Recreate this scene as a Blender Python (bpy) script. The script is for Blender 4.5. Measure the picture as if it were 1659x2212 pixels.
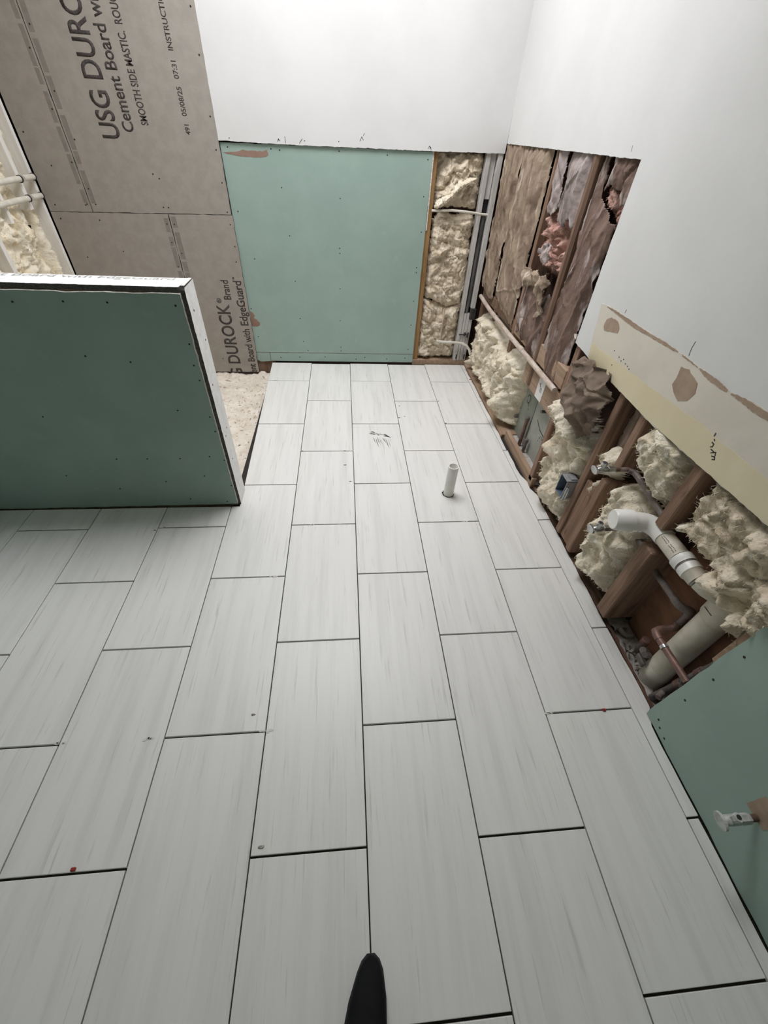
import bpy, bmesh, math, random
import numpy as np
from mathutils import Vector, Matrix

for o in list(bpy.data.objects):
    bpy.data.objects.remove(o)
S = bpy.context.scene
COL = S.collection
R = random.Random(7)

# ------------------------------------------------------------------ camera
F, PITCH, YAW, ROLL = 873.2272, -0.7564, 0.1191, 0.0631
CAM = Vector((-0.0315, -0.1687, 1.4004))
cd = bpy.data.cameras.new('camera')
cam = bpy.data.objects.new('camera', cd)
COL.objects.link(cam)
ca, sa = math.cos(YAW), math.sin(YAW)
fwd = Vector((sa * math.cos(PITCH), ca * math.cos(PITCH), math.sin(PITCH)))
r0 = Vector((ca, -sa, 0))
u0 = r0.cross(fwd)
rt = r0 * math.cos(ROLL) + u0 * math.sin(ROLL)
up = -r0 * math.sin(ROLL) + u0 * math.cos(ROLL)
m = Matrix((rt, up, -fwd)).transposed().to_4x4()
m.translation = CAM
cam.matrix_world = m
cd.sensor_fit = 'VERTICAL'
cd.sensor_height = 24.0
cd.lens = F / 2212 * 24.0
cd.clip_start = 0.02
S.camera = cam

# ------------------------------------------------------------------ world, light, exposure
w = bpy.data.worlds.new('world')
S.world = w
w.use_nodes = True
w.node_tree.nodes['Background'].inputs[0].default_value = (0.75, 0.85, 1.0, 1)
w.node_tree.nodes['Background'].inputs[1].default_value = 1.0


def area(name, loc, rot, sx, sy, power, col):
    ld = bpy.data.lights.new(name, 'AREA')
    ld.shape = 'RECTANGLE'
    ld.size, ld.size_y = sx, sy
    ld.energy = power
    ld.color = col
    o = bpy.data.objects.new(name, ld)
    o.location = loc
    o.rotation_euler = rot
    COL.objects.link(o)
    return o


# daylight entering through the skylight opening over the shower
area('skylight_daylight', (-0.16, 2.12, 3.30), (0, 0, 0), 1.4, 1.1, 71, (0.98, 0.985, 1.03))
S.view_settings.view_transform = 'Standard'
S.view_settings.look = 'None'
S.view_settings.gamma = 1.0
S.view_settings.use_curve_mapping = False
S.view_settings.exposure = 0.0

# ------------------------------------------------------------------ materials
MATS = {}


def lin(c):
    return tuple((x / 255 / 12.92 if x / 255 <= .04045 else ((x / 255 + .055) / 1.055) ** 2.4) for x in c) + (1,)


def mat(name, c1, c2=None, scale=(8, 8, 8), detail=6, rough=.8, metal=0.0, bump=0.0, bscale=60, lo=.35, hi=.65,
        c3=None, s3=(20, 20, 20), lo3=.6, hi3=.7, rnd=False, bdist=.003, spec=.5, f3=1.0):
    """procedural: colour 1 -> colour 2 by noise, optional colour 3 spots, optional fine bump"""
    mt = bpy.data.materials.new(name)
    mt.use_nodes = True
    nt = mt.node_tree
    b = nt.nodes['Principled BSDF']
    b.inputs['Roughness'].default_value = rough
    b.inputs['Metallic'].default_value = metal
    b.inputs['Specular IOR Level'].default_value = spec
    tc = nt.nodes.new('ShaderNodeTexCoord')
    src = tc.outputs['Object']
    if rnd:
        oi = nt.nodes.new('ShaderNodeObjectInfo')
        mu = nt.nodes.new('ShaderNodeMath'); mu.operation = 'MULTIPLY'; mu.inputs[1].default_value = 37.0
        nt.links.new(oi.outputs['Random'], mu.inputs[0])
        ad = nt.nodes.new('ShaderNodeVectorMath'); ad.operation = 'ADD'
        nt.links.new(src, ad.inputs[0]); nt.links.new(mu.outputs[0], ad.inputs[1])
        src = ad.outputs[0]

    def noise(sc, det, l, h):
        mp = nt.nodes.new('ShaderNodeMapping'); mp.inputs['Scale'].default_value = sc
        nt.links.new(src, mp.inputs['Vector'])
        n = nt.nodes.new('ShaderNodeTexNoise'); n.inputs['Scale'].default_value = 1
        n.inputs['Detail'].default_value = det
        n.inputs['Roughness'].default_value = .6
        nt.links.new(mp.outputs[0], n.inputs['Vector'])
        rm = nt.nodes.new('ShaderNodeMapRange'); rm.interpolation_type = 'SMOOTHSTEP'
        rm.inputs['From Min'].default_value = l; rm.inputs['From Max'].default_value = h
        nt.links.new(n.outputs[0], rm.inputs[0])
        return rm.outputs[0]
    if c2 is None:
        c2 = c1
    mx = nt.nodes.new('ShaderNodeMix'); mx.data_type = 'RGBA'
    mx.inputs[6].default_value = lin(c1); mx.inputs[7].default_value = lin(c2)
    nt.links.new(noise(scale, detail, lo, hi), mx.inputs[0])
    out = mx.outputs[2]
    if c3:
        m3 = nt.nodes.new('ShaderNodeMix'); m3.data_type = 'RGBA'
        m3.inputs[7].default_value = lin(c3)
        fac = noise(s3, 5, lo3, hi3)
        if f3 != 1.0:
            fm = nt.nodes.new('ShaderNodeMath'); fm.operation = 'MULTIPLY'; fm.inputs[1].default_value = f3
            nt.links.new(fac, fm.inputs[0]); fac = fm.outputs[0]
        nt.links.new(fac, m3.inputs[0]); nt.links.new(out, m3.inputs[6])
        out = m3.outputs[2]
    nt.links.new(out, b.inputs['Base Color'])
    if bump:
        n = nt.nodes.new('ShaderNodeTexNoise'); n.inputs['Scale'].default_value = bscale
        n.inputs['Detail'].default_value = 5
        nt.links.new(src, n.inputs['Vector'])
        bp = nt.nodes.new('ShaderNodeBump'); bp.inputs['Strength'].default_value = bump
        bp.inputs['Distance'].default_value = bdist
        nt.links.new(n.outputs[0], bp.inputs['Height'])
        nt.links.new(bp.outputs[0], b.inputs['Normal'])
    MATS[name] = mt
    return mt


mat('tile', (230, 228, 223), (219, 217, 212), scale=(22, 1.4, 20), detail=7, rough=.42, lo=.40, hi=.72,
    c3=(184, 180, 172), s3=(95, 4.2, 40), lo3=.58, hi3=.72, rnd=True, f3=.5)
mat('grout', (52, 47, 42), (38, 34, 30), rough=.95)
mat('white_paint', (222, 221, 219), (217, 216, 214), scale=(3, 3, 3), rough=.6, bump=.05, bscale=90)
mat('gypsum_edge', (225, 220, 212), (190, 180, 168), scale=(60, 60, 60), rough=.95, bump=.4, bscale=200)
mat('green_board', (155, 176, 166), (149, 170, 160), scale=(5, 5, 5), detail=8, rough=.75, c3=(161, 182, 172), s3=(14, 14, 14), lo3=.58, hi3=.72, f3=.5)
mat('cement_board', (163, 156, 147), (155, 148, 139), scale=(16, 16, 16), detail=8, rough=.9, bump=.25, bscale=260,
    c3=(172, 165, 156), s3=(140, 140, 140), lo3=.58, hi3=.72, f3=.6, bdist=.001)
mat('cement_band', (139, 132, 124), (130, 124, 117), scale=(30, 30, 30), rough=.9)
mat('cement_cap', (248, 247, 245), (238, 237, 234), scale=(30, 30, 30), detail=8, rough=.9, bump=.5, bscale=180, c3=(170, 167, 163), s3=(60, 60, 30), lo3=.66, hi3=.74)
mat('cement_edge', (96, 94, 90), (70, 68, 65), scale=(120, 120, 120), rough=.95, bump=.6, bscale=250)
mat('ink', (62, 56, 54), (98, 91, 86), scale=(90, 90, 260), detail=4, rough=.9, lo=.45, hi=.7)
mat('ink_faint', (168, 165, 160), (200, 197, 192), scale=(90, 90, 90), rough=.9)
mat('pencil', (60, 57, 54), rough=.8)
mat('screw', (38, 36, 35), rough=.5, metal=.3)
mat('wood_vertical', (150, 121, 101), (120, 92, 74), scale=(60, 60, 4), detail=8, rough=.85, c3=(100, 74, 58), s3=(30, 30, 5), lo3=.6, hi3=.7, rnd=True)
mat('wood_dusty', (134, 108, 90), (110, 84, 68), scale=(60, 60, 4), detail=8, rough=.9, rnd=True)
mat('wood_run', (172, 146, 122), (148, 122, 100), scale=(50, 4, 50), detail=8, rough=.85, c3=(120, 88, 66), s3=(70, 12, 70), lo3=.64, hi3=.74, rnd=True)
mat('wood_dark', (104, 76, 60), (68, 50, 40), scale=(40, 6, 40), detail=8, rough=.95, rnd=True, bump=.5, bscale=120)
mat('wood_pine', (160, 127, 82), (134, 101, 62), scale=(50, 50, 4), detail=8, rough=.8, c3=(92, 62, 38), s3=(20, 20, 8), lo3=.66, hi3=.74)
mat('plywood', (136, 96, 70), (104, 72, 54), scale=(14, 5, 14), detail=9, rough=.9, c3=(70, 50, 42), s3=(7, 7, 7), lo3=.6, hi3=.75)
mat('sheathing', (92, 66, 54), (64, 46, 40), scale=(9, 9, 9), rough=.95)
mat('insulation', (241, 231, 211), (224, 210, 184), scale=(12, 12, 12), detail=9, rough=1, bump=.7, bscale=110, bdist=.008, c3=(248, 241, 226), s3=(28, 28, 28), lo3=.52, hi3=.7, spec=.1)
mat('insulation_lit', (248, 240, 220), (240, 226, 197), scale=(9, 9, 9), detail=9, rough=1, bump=.7, bscale=100, bdist=.008, c3=(226, 208, 172), s3=(22, 22, 8), lo3=.55, hi3=.7, spec=.1)  # paler copy of the insulation; strong light put into its colour
mat('insulation_muted', (231, 218, 196), (209, 193, 168), scale=(11, 11, 11), detail=9, rough=1, bump=.7, bscale=110, bdist=.008, c3=(240, 230, 212), s3=(28, 28, 28), lo3=.54, hi3=.7, spec=.1)  # slightly darker, duller cream for some batts
mat('insulation_pink', (214, 177, 163), (180, 136, 123), scale=(20, 20, 20), detail=9, rough=1, bump=.9, bscale=80, bdist=.008, spec=.1)
mat('kraft_tan', (166, 147, 127), (126, 107, 91), scale=(16, 16, 7), detail=8, rough=.75, bump=.8, bscale=28, bdist=.01, c3=(198, 184, 166), s3=(14, 14, 5), lo3=.56, hi3=.72, spec=.3)
mat('kraft_brown', (130, 108, 96), (98, 78, 69), scale=(14, 14, 4), detail=9, rough=.8, bump=.8, bscale=28, bdist=.01, c3=(184, 170, 164), s3=(12, 12, 4), lo3=.50, hi3=.64, spec=.3)
mat('kraft_lilac', (172, 160, 156), (146, 130, 124), scale=(8, 8, 3), detail=9, rough=.8, bump=.8, bscale=28, bdist=.01, c3=(206, 198, 196), s3=(9, 9, 4), lo3=.54, hi3=.7, spec=.3)
mat('kraft_dark', (136, 119, 104), (106, 90, 78), scale=(12, 12, 12), detail=8, rough=.8, spec=.3)
mat('pvc', (240, 238, 232), (230, 227, 219), scale=(10, 10, 10), rough=.35)
mat('pvc_cream', (216, 209, 193), (200, 191, 172), scale=(12, 12, 12), detail=7, rough=.5, c3=(170, 156, 130), s3=(9, 9, 9), lo3=.62, hi3=.78)
mat('pvc_grey', (168, 163, 158), (140, 134, 130), scale=(14, 14, 14), rough=.6)
mat('copper_dull', (134, 104, 92), (108, 84, 76), scale=(25, 25, 25), detail=7, rough=.5, metal=.35, c3=(160, 148, 140), s3=(18, 18, 18), lo3=.55, hi3=.7)
mat('copper_grey', (128, 118, 112), (104, 92, 86), scale=(25, 25, 25), detail=7, rough=.6, metal=.2)
mat('chrome', (196, 196, 194), (168, 168, 166), scale=(40, 40, 40), rough=.25, metal=.85)
mat('dusty_chrome', (204, 204, 200), (170, 170, 166), scale=(60, 60, 60), rough=.6, metal=.1)
mat('galvanised', (118, 112, 108), (92, 84, 80), scale=(16, 16, 16), detail=7, rough=.6, metal=.3)
mat('white_trim', (208, 205, 200), (184, 180, 175), scale=(20, 20, 5), detail=8, rough=.7, c3=(150, 142, 134), s3=(40, 40, 6), lo3=.62, hi3=.72)
mat('black_gap', (40, 38, 37), (58, 55, 53), scale=(30, 30, 6), rough=.8)
mat('dark_metal', (112, 110, 108), (72, 70, 69), scale=(30, 30, 4), rough=.55, metal=.3)
mat('furring', (245, 243, 238), (234, 230, 222), scale=(30, 30, 4), rough=.8)
mat('pex', (228, 224, 212), (214, 208, 194), scale=(20, 20, 20), rough=.45)
mat('conduit', (206, 192, 180), (178, 158, 142), scale=(40, 12, 40), rough=.7)
mat('mortar_bed', (236, 227, 213), (219, 207, 190), scale=(10, 10, 10), detail=9, rough=1, bump=.8, bscale=60, bdist=.008, c3=(168, 152, 136), s3=(34, 34, 34), lo3=.58, hi3=.68)
mat('concrete', (190, 184, 177), (158, 151, 144), scale=(30, 30, 30), detail=9, rough=.95, bump=.7, bscale=100, c3=(84, 78, 72), s3=(60, 60, 60), lo3=.62, hi3=.7)
mat('debris', (170, 162, 151), (98, 90, 82), scale=(60, 60, 60), rough=1)
mat('torn_paper', (172, 150, 130), (158, 136, 116), scale=(20, 20, 20), rough=.95)
mat('torn_paper_green', (150, 122, 106), (140, 112, 97), scale=(20, 20, 20), rough=.95)
mat('old_paint', (220, 212, 198), (212, 204, 189), scale=(6, 6, 6), detail=7, rough=.7, c3=(150, 142, 130), s3=(10, 10, 10), lo3=.7, hi3=.8, f3=.5)
mat('yellow_paint', (225, 213, 182), (219, 206, 172), scale=(7, 7, 3), detail=7, rough=.7)
mat('grey_panel', (172, 172, 162), (158, 158, 148), scale=(14, 14, 14), detail=7, rough=.8)
mat('green_panel', (142, 146, 134), (130, 134, 123), scale=(14, 14, 14), detail=7, rough=.8)
mat('paper_white', (232, 228, 224), (222, 217, 212), rough=.8)
mat('box_blue', (104, 116, 130), (90, 100, 114), scale=(20, 20, 20), rough=.5)
mat('box_grey', (170, 170, 172), (150, 150, 153), scale=(20, 20, 20), rough=.5)
mat('shoe_black', (10, 10, 12), (16, 16, 18), scale=(30, 30, 30), rough=.75, spec=.2)
mat('shoe_sole', (30, 30, 32), rough=.7)
mat('red_plastic', (150, 40, 28), rough=.5)
mat('red_print', (178, 108, 88), (166, 128, 106), scale=(60, 60, 60), rough=.9)
mat('scuff', (118, 112, 104), (165, 161, 155), scale=(60, 60, 60), rough=.9)
mat('thinset', (214, 211, 205), rough=.95)
mat('ceiling_paint', (230, 228, 224), rough=.8)


# ------------------------------------------------------------------ helpers
def tag(o, label=None, cat=None, group=None, kind=None):
    if label: o['label'] = label
    if cat: o['category'] = cat
    if group: o['group'] = group
    if kind: o['kind'] = kind
    return o


def world_loc(o):
    p = Vector((0, 0, 0))
    while o:
        p += o.location
        o = o.parent
    return p


def empty(name, loc, label=None, cat=None, group=None, kind=None):
    o = bpy.data.objects.new(name, None)
    o.empty_display_size = .05
    o.location = loc
    COL.objects.link(o)
    return tag(o, label, cat, group, kind)


class MB:
    """collects geometry in world coordinates, then links it as one mesh object"""

    def __init__(self):
        self.v, self.f, self.mi = [], [], []

    def add(self, vs, fs, mi=0):
        k = len(self.v)
        self.v += [tuple(p) for p in vs]
        self.f += [tuple(i + k for i in f) for f in fs]
        self.mi += [mi] * len(fs)
        return self

    def box(self, a, b, ch=0.0, mi=0):
        x0, y0, z0 = a; x1, y1, z1 = b
        if ch <= 0:
            vs = [(x0, y0, z0), (x1, y0, z0), (x1, y1, z0), (x0, y1, z0), (x0, y0, z1), (x1, y0, z1), (x1, y1, z1), (x0, y1, z1)]
            return self.add(vs, [(3, 2, 1, 0), (4, 5, 6, 7), (0, 1, 5, 4), (1, 2, 6, 5), (2, 3, 7, 6), (3, 0, 4, 7)], mi)
        bm = bmesh.new()
        bmesh.ops.create_cube(bm, size=1)
        for v in bm.verts:
            v.co = Vector(((x0 + x1) / 2 + v.co.x * (x1 - x0), (y0 + y1) / 2 + v.co.y * (y1 - y0), (z0 + z1) / 2 + v.co.z * (z1 - z0)))
        bmesh.ops.bevel(bm, geom=bm.edges[:], offset=ch, segments=1, affect='EDGES')
        bm.verts.index_update()
        self.add([v.co[:] for v in bm.verts], [[v.index for v in f.verts] for f in bm.faces], mi)
        bm.free()
        return self

    def sweep(self, pts, rad, n=14, cap=True, mi=0):
        pts = [Vector(p) for p in pts]
        if not hasattr(rad, '__len__'): rad = [rad] * len(pts)
        vs, fs = [], []
        t0 = (pts[1] - pts[0]).normalized()
        a = Vector((0, 0, 1)) if abs(t0.z) < .9 else Vector((1, 0, 0))
        nrm = t0.cross(a).normalized()
        for i, p in enumerate(pts):
            if i == 0: t = pts[1] - p
            elif i == len(pts) - 1: t = p - pts[i - 1]
            else: t = (pts[i + 1] - p).normalized() + (p - pts[i - 1]).normalized()
            if t.length < 1e-9: t = t0
            t = t.normalized()
            nrm = (nrm - t * nrm.dot(t))
            nrm.normalize()
            bi = t.cross(nrm)
            for k in range(n):
                an = 2 * math.pi * k / n
                vs.append(p + (nrm * math.cos(an) + bi * math.sin(an)) * rad[i])
        for i in range(len(pts) - 1):
            for k in range(n):
                fs.append((i * n + k, i * n + (k + 1) % n, (i + 1) * n + (k + 1) % n, (i + 1) * n + k))
        if cap:
            fs.append(tuple(range(n - 1, -1, -1)))
            fs.append(tuple(range((len(pts) - 1) * n, len(pts) * n)))
        return self.add(vs, fs, mi)

    def prism(self, poly, frame, d0, d1, mi=0, mi_side=None):
        """extrude the 2D outline between depths d0 (back) and d1 (front) in a wall frame"""
        n = len(poly)
        vs = [frame(u, v, d0) for u, v in poly] + [frame(u, v, d1) for u, v in poly]
        k = len(self.v)
        self.v += [tuple(p) for p in vs]
        self.f += [tuple(range(k, k + n)), tuple(range(k + n, k + 2 * n))]
        self.mi += [mi, mi]
        for i in range(n):
            j = (i + 1) % n
            self.f.append((k + i, k + j, k + n + j, k + n + i))
            self.mi.append(mi if mi_side is None else mi_side)
        return self

    def build(self, name, mats, parent=None, label=None, cat=None, group=None, kind=None, smooth=False, origin=None, tri=True):
        if not isinstance(mats, (list, tuple)): mats = [mats]
        V = np.array(self.v, dtype=float)
        if parent is not None:
            off = np.array(world_loc(parent))
            loc = Vector((0, 0, 0))
            V = V - off
            if origin is not None:
                loc = Vector(origin) - Vector(off)
                V = V - np.array(loc)
        else:
            if origin is None:
                origin = ((V[:, 0].min() + V[:, 0].max()) / 2, (V[:, 1].min() + V[:, 1].max()) / 2, V[:, 2].min())
            loc = Vector(origin)
            V = V - np.array(origin)
        me = bpy.data.meshes.new(name)
        me.from_pydata(V.tolist(), [], self.f)
        for mm in mats: me.materials.append(MATS[mm])
        if len(mats) > 1:
            me.polygons.foreach_set('material_index', self.mi)
        bm = bmesh.new(); bm.from_mesh(me)
        bmesh.ops.recalc_face_normals(bm, faces=bm.faces)
        if tri:
            big = [f for f in bm.faces if len(f.verts) > 4]
            if big: bmesh.ops.triangulate(bm, faces=big)
        bm.to_mesh(me); bm.free()
        if smooth:
            me.polygons.foreach_set('use_smooth', [True] * len(me.polygons))
            if smooth != 'all': me.set_sharp_from_angle(angle=math.radians(40))
        o = bpy.data.objects.new(name, me)
        COL.objects.link(o)
        o.location = loc
        if parent is not None: o.parent = parent
        return tag(o, label, cat, group, kind)


# wall frames: (u, v, depth towards the room) -> world
def FR(x0): return lambda u, v, d: (x0 - d, u, v)          # right wall: u = y, v = z
def FB(y0): return lambda u, v, d: (u, y0 - d, v)          # back wall: u = x, v = z
def FL(x0): return lambda u, v, d: (x0 + d, u, v)          # left wall: u = y, v = z
def FZ(z0): return lambda u, v, d: (u, v, z0 + d)          # floor: u = x, v = y


# numpy gradient noise
_rs = np.random.RandomState(3)
_perm = _rs.permutation(512)
_ang = _rs.rand(512) * 2 * np.pi


def pn(x, y, seed=0):
    x = x + seed * 17.31; y = y + seed * 9.73
    xi = np.floor(x).astype(int); yi = np.floor(y).astype(int)
    xf = x - xi; yf = y - yi

    def g(ix, iy, dx, dy):
        h = _perm[(_perm[ix & 511] + iy) & 511]
        return np.cos(_ang[h]) * dx + np.sin(_ang[h]) * dy
    u = xf * xf * xf * (xf * (xf * 6 - 15) + 10); v = yf * yf * yf * (yf * (yf * 6 - 15) + 10)
    a = g(xi, yi, xf, yf) * (1 - u) + g(xi + 1, yi, xf - 1, yf) * u
    b = g(xi, yi + 1, xf, yf - 1) * (1 - u) + g(xi + 1, yi + 1, xf - 1, yf - 1) * u
    return (a * (1 - v) + b * v) * 1.5


def fbm(x, y, seed=0, octv=4):
    s = 0; a = 1
    for k in range(octv):
        s = s + a * pn(x * 2 ** k, y * 2 ** k, seed + k * 3); a *= .5
    return s


def billow(x, y, seed=0, octv=4):
    s = 0; a = 1
    for k in range(octv):
        s = s + a * np.abs(pn(x * 2 ** k, y * 2 ** k, seed + k * 5)); a *= .5
    return s


def sdist(poly, U, V):
    P = np.array(poly, float)
    d = np.full(U.shape, 1e9); inside = np.zeros(U.shape, bool)
    n = len(P)
    for i in range(n):
        a, b = P[i], P[(i + 1) % n]
        e = b - a
        t = np.clip(((U - a[0]) * e[0] + (V - a[1]) * e[1]) / (e @ e + 1e-12), 0, 1)
        d = np.minimum(d, np.hypot(U - a[0] - t * e[0], V - a[1] - t * e[1]))
        c = ((a[1] > V) != (b[1] > V))
        with np.errstate(divide='ignore', invalid='ignore'):
            xx = (b[0] - a[0]) * (V - a[1]) / (b[1] - a[1] + 1e-15) + a[0]
        inside ^= c & (U < xx)
    return np.where(inside, d, -d)


def sm(x): 
    x = np.clip(x, 0, 1)
    return x * x * (3 - 2 * x)


def grid(poly, res, pad=.02):
    P = np.array(poly)
    u0, v0 = P.min(0) - pad; u1, v1 = P.max(0) + pad
    nu = int((u1 - u0) / res) + 2; nv = int((v1 - v0) / res) + 2
    return np.meshgrid(u0 + np.arange(nu) * res, v0 + np.arange(nv) * res, indexing='ij')


def hf_mesh(mb, U, V, H, mask, frame, mi=0):
    idx = -np.ones(U.shape, int)
    q = mask[:-1, :-1] & mask[1:, :-1] & mask[1:, 1:] & mask[:-1, 1:]
    used = np.zeros(U.shape, bool)
    used[:-1, :-1] |= q; used[1:, :-1] |= q; used[1:, 1:] |= q; used[:-1, 1:] |= q
    idx[used] = np.arange(used.sum())
    vs = [frame(a, b, c) for a, b, c in zip(U[used], V[used], H[used])]
    ii, jj = np.nonzero(q)
    fs = np.stack([idx[ii, jj], idx[ii + 1, jj], idx[ii + 1, jj + 1], idx[ii, jj + 1]], 1).tolist()
    mb.add(vs, fs, mi)
    return vs


def fluff(name, poly, frame, depth, label, seed, res=.006, edge=.045, amp=.035, freq=11, m='insulation', parent=None, cat='insulation', group=None, fibres=1.0, rag=.012, folds=0.0, dents=()):
    U, V = grid(poly, res)
    sd = sdist(poly, U, V) + rag * fbm(U * 22, V * 22, seed, 3)
    mask = sd > 0
    tt = np.clip(sd / (edge * 1.5), 0, 1)
    prof = np.maximum(1 - (1 - tt) ** 2, 0) ** .68
    wu = U + .03 * fbm(U * 6, V * 6, seed + 40, 2); wv = V + .03 * fbm(U * 6, V * 6, seed + 60, 2)
    H = prof * (depth - amp * .45 + amp * 1.05 * (billow(wu * freq, wv * freq, seed + 1, 3) - .3) + .007 * fbm(wu * 55, wv * 55, seed + 4, 3) + amp * .5 * fbm(wu * freq * .5, wv * freq * .5, seed + 9, 2))
    if folds:
        H = H + prof * folds * np.abs(pn(wu * 9 + wv * 5, wv * 3, seed + 77))
    for (u0, u1, v0, v1, dm) in dents:
        H = np.where((U > u0) & (U < u1) & (V > v0) & (V < v1), np.minimum(H, dm), H)
    H = np.maximum(H, 0)
    k = sm((tt - .4) * 1.7) * .008
    U2 = U + k * fbm(U * 30, V * 30, seed + 3, 2); V2 = V + k * fbm(U * 30, V * 30, seed + 5, 2)
    mb = MB()
    vs = hf_mesh(mb, U2, V2, H, mask, frame)
    rr = random.Random(seed)
    if vs:
        nrm = Vector(frame(0, 0, 1)) - Vector(frame(0, 0, 0))
        for _ in range(int(len(vs) * .42 * fibres)):
            p = Vector(rr.choice(vs))
            d = (nrm * rr.uniform(-.1, .75) + Vector((rr.uniform(-1, 1), rr.uniform(-1, 1), rr.uniform(-1, 1)))).normalized() * rr.uniform(.006, .019)
            e = d.cross(nrm)
            if e.length < 1e-6: continue
            e = e.normalized() * rr.uniform(.0004, .0010)
            bend = Vector((rr.uniform(-1, 1), rr.uniform(-1, 1), rr.uniform(-1, 1))) * .004 + nrm * .003
            q1 = p + d * .5 + bend; q2 = p + d
            mb.add([p - e, p + e, q1 + e, q1 - e, q2], [(0, 1, 2, 3), (3, 2, 4)])
    return mb.build(name, m, parent, label, cat, group, smooth='all')


def sheet(name, poly, frame, label, seed, bulge=.02, wr=.010, m='kraft_tan', res=.0055, creases=7, parent=None, cat='paper', group=None, rag=.003, vertical=True, crum=0.0):
    """thin creased paper sheet following the outline, with real thickness"""
    U, V = grid(poly, res)
    sd = sdist(poly, U, V) + rag * fbm(U * 18, V * 18, seed, 4)
    mask = sd > 0
    rr = random.Random(seed)
    P = np.array(poly)
    c = P.mean(0)
    H = bulge * sm(sd / .09) + wr * .35 * fbm(U * 6, V * 3, seed, 2)
    for k in range(creases * 2):
        an = rr.gauss(math.pi / 2, .45) if vertical else rr.uniform(0, math.pi)
        nx, ny = math.sin(an), -math.cos(an)
        o = rr.uniform(-.5, .5) * np.ptp(P[:, 0])
        L = (U - c[0]) * nx + (V - c[1]) * ny - o + .012 * fbm(U * 8, V * 8, seed + k, 2)
        wdt = rr.uniform(.006, .028)
        gate = sm((fbm(U * 5, V * 5, seed + 20 + k, 1) + .35) * 2.2)
        H = H + rr.choice((-1, 1, 1)) * wr * rr.uniform(.4, 1.1) * np.clip(1 - np.abs(L) / wdt, 0, 1) * gate
    if crum:
        for k in range(5):
            an = rr.uniform(0, math.pi)
            L = (U * math.cos(an) + V * math.sin(an)) * rr.uniform(14, 26) + 1.2 * fbm(U * 9, V * 9, seed + k, 2)
            H = H + crum * np.abs((L % 2) - 1) * .5
    H = H - .006 * sm(1 - sd / .010) * (fbm(U * 14, V * 14, seed + 50, 2) > 0)
    mb = MB()
    hf_mesh(mb, U, V, H, mask, frame)
    o = mb.build(name, m, parent, label if parent is None else None, cat if parent is None else None, group, smooth=False)
    me = o.data
    me.polygons.foreach_set('use_smooth', [True] * len(me.polygons))
    try: me.set_sharp_from_angle(angle=math.radians(22))
    except Exception: pass
    md = o.modifiers.new('thickness', 'SOLIDIFY'); md.thickness = .0009; md.offset = 0
    return o


def ragged(poly, amp, step=.02, seed=1):
    """outline with little teeth along every edge"""
    rr = random.Random(seed)
    out = []
    n = len(poly)
    for i in range(n):
        a = Vector(poly[i]); b = Vector(poly[(i + 1) % n])
        L = (b - a).length
        k = max(1, int(L / step))
        nn = Vector((-(b - a).y, (b - a).x)).normalized()
        for j in range(k):
            p = a.lerp(b, (j + (rr.uniform(-.3, .3) if j else 0)) / k)
            if j: p = p + nn * rr.gauss(0, amp)
            out.append((p.x, p.y))
    return out


def rag_line(pts, amp, step, seed):
    rr = random.Random(seed)
    out = []
    for a, b in zip(pts[:-1], pts[1:]):
        a = Vector(a); b = Vector(b)
        k = max(1, int((b - a).length / step))
        nn = Vector((-(b - a).y, (b - a).x)).normalized()
        for j in range(k):
            p = a.lerp(b, j / k) + (nn * rr.gauss(0, amp) if j else Vector((0, 0)))
            out.append((p.x, p.y))
    out.append(tuple(pts[-1]))
    return out


def strokes(name, lines, frame, wd, m, parent, d=.0005, label=None):
    mb = MB()
    for ln in lines:
        for a, b in zip(ln[:-1], ln[1:]):
            a = Vector(a); b = Vector(b)
            t = (b - a)
            if t.length < 1e-6: continue
            nn = Vector((-t.y, t.x)).normalized() * wd / 2
            e = t.normalized() * wd * .3
            q = [a - e + nn, a - e - nn, b + e - nn, b + e + nn]
            mb.prism([(p.x, p.y) for p in q], frame, 0, d)
    return mb.build(name, m, parent, label=label)


def screws(pts, frame, parent, rad=.0045):
    mb = MB()
    for u, v in pts:
        p0 = Vector(frame(u, v, -.001)); p1 = Vector(frame(u, v, .0008))
        mb.sweep([p0, p1], [rad, rad * .9], n=8)
    return mb.build('screw_heads', 'screw', parent, kind='stuff')


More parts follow.
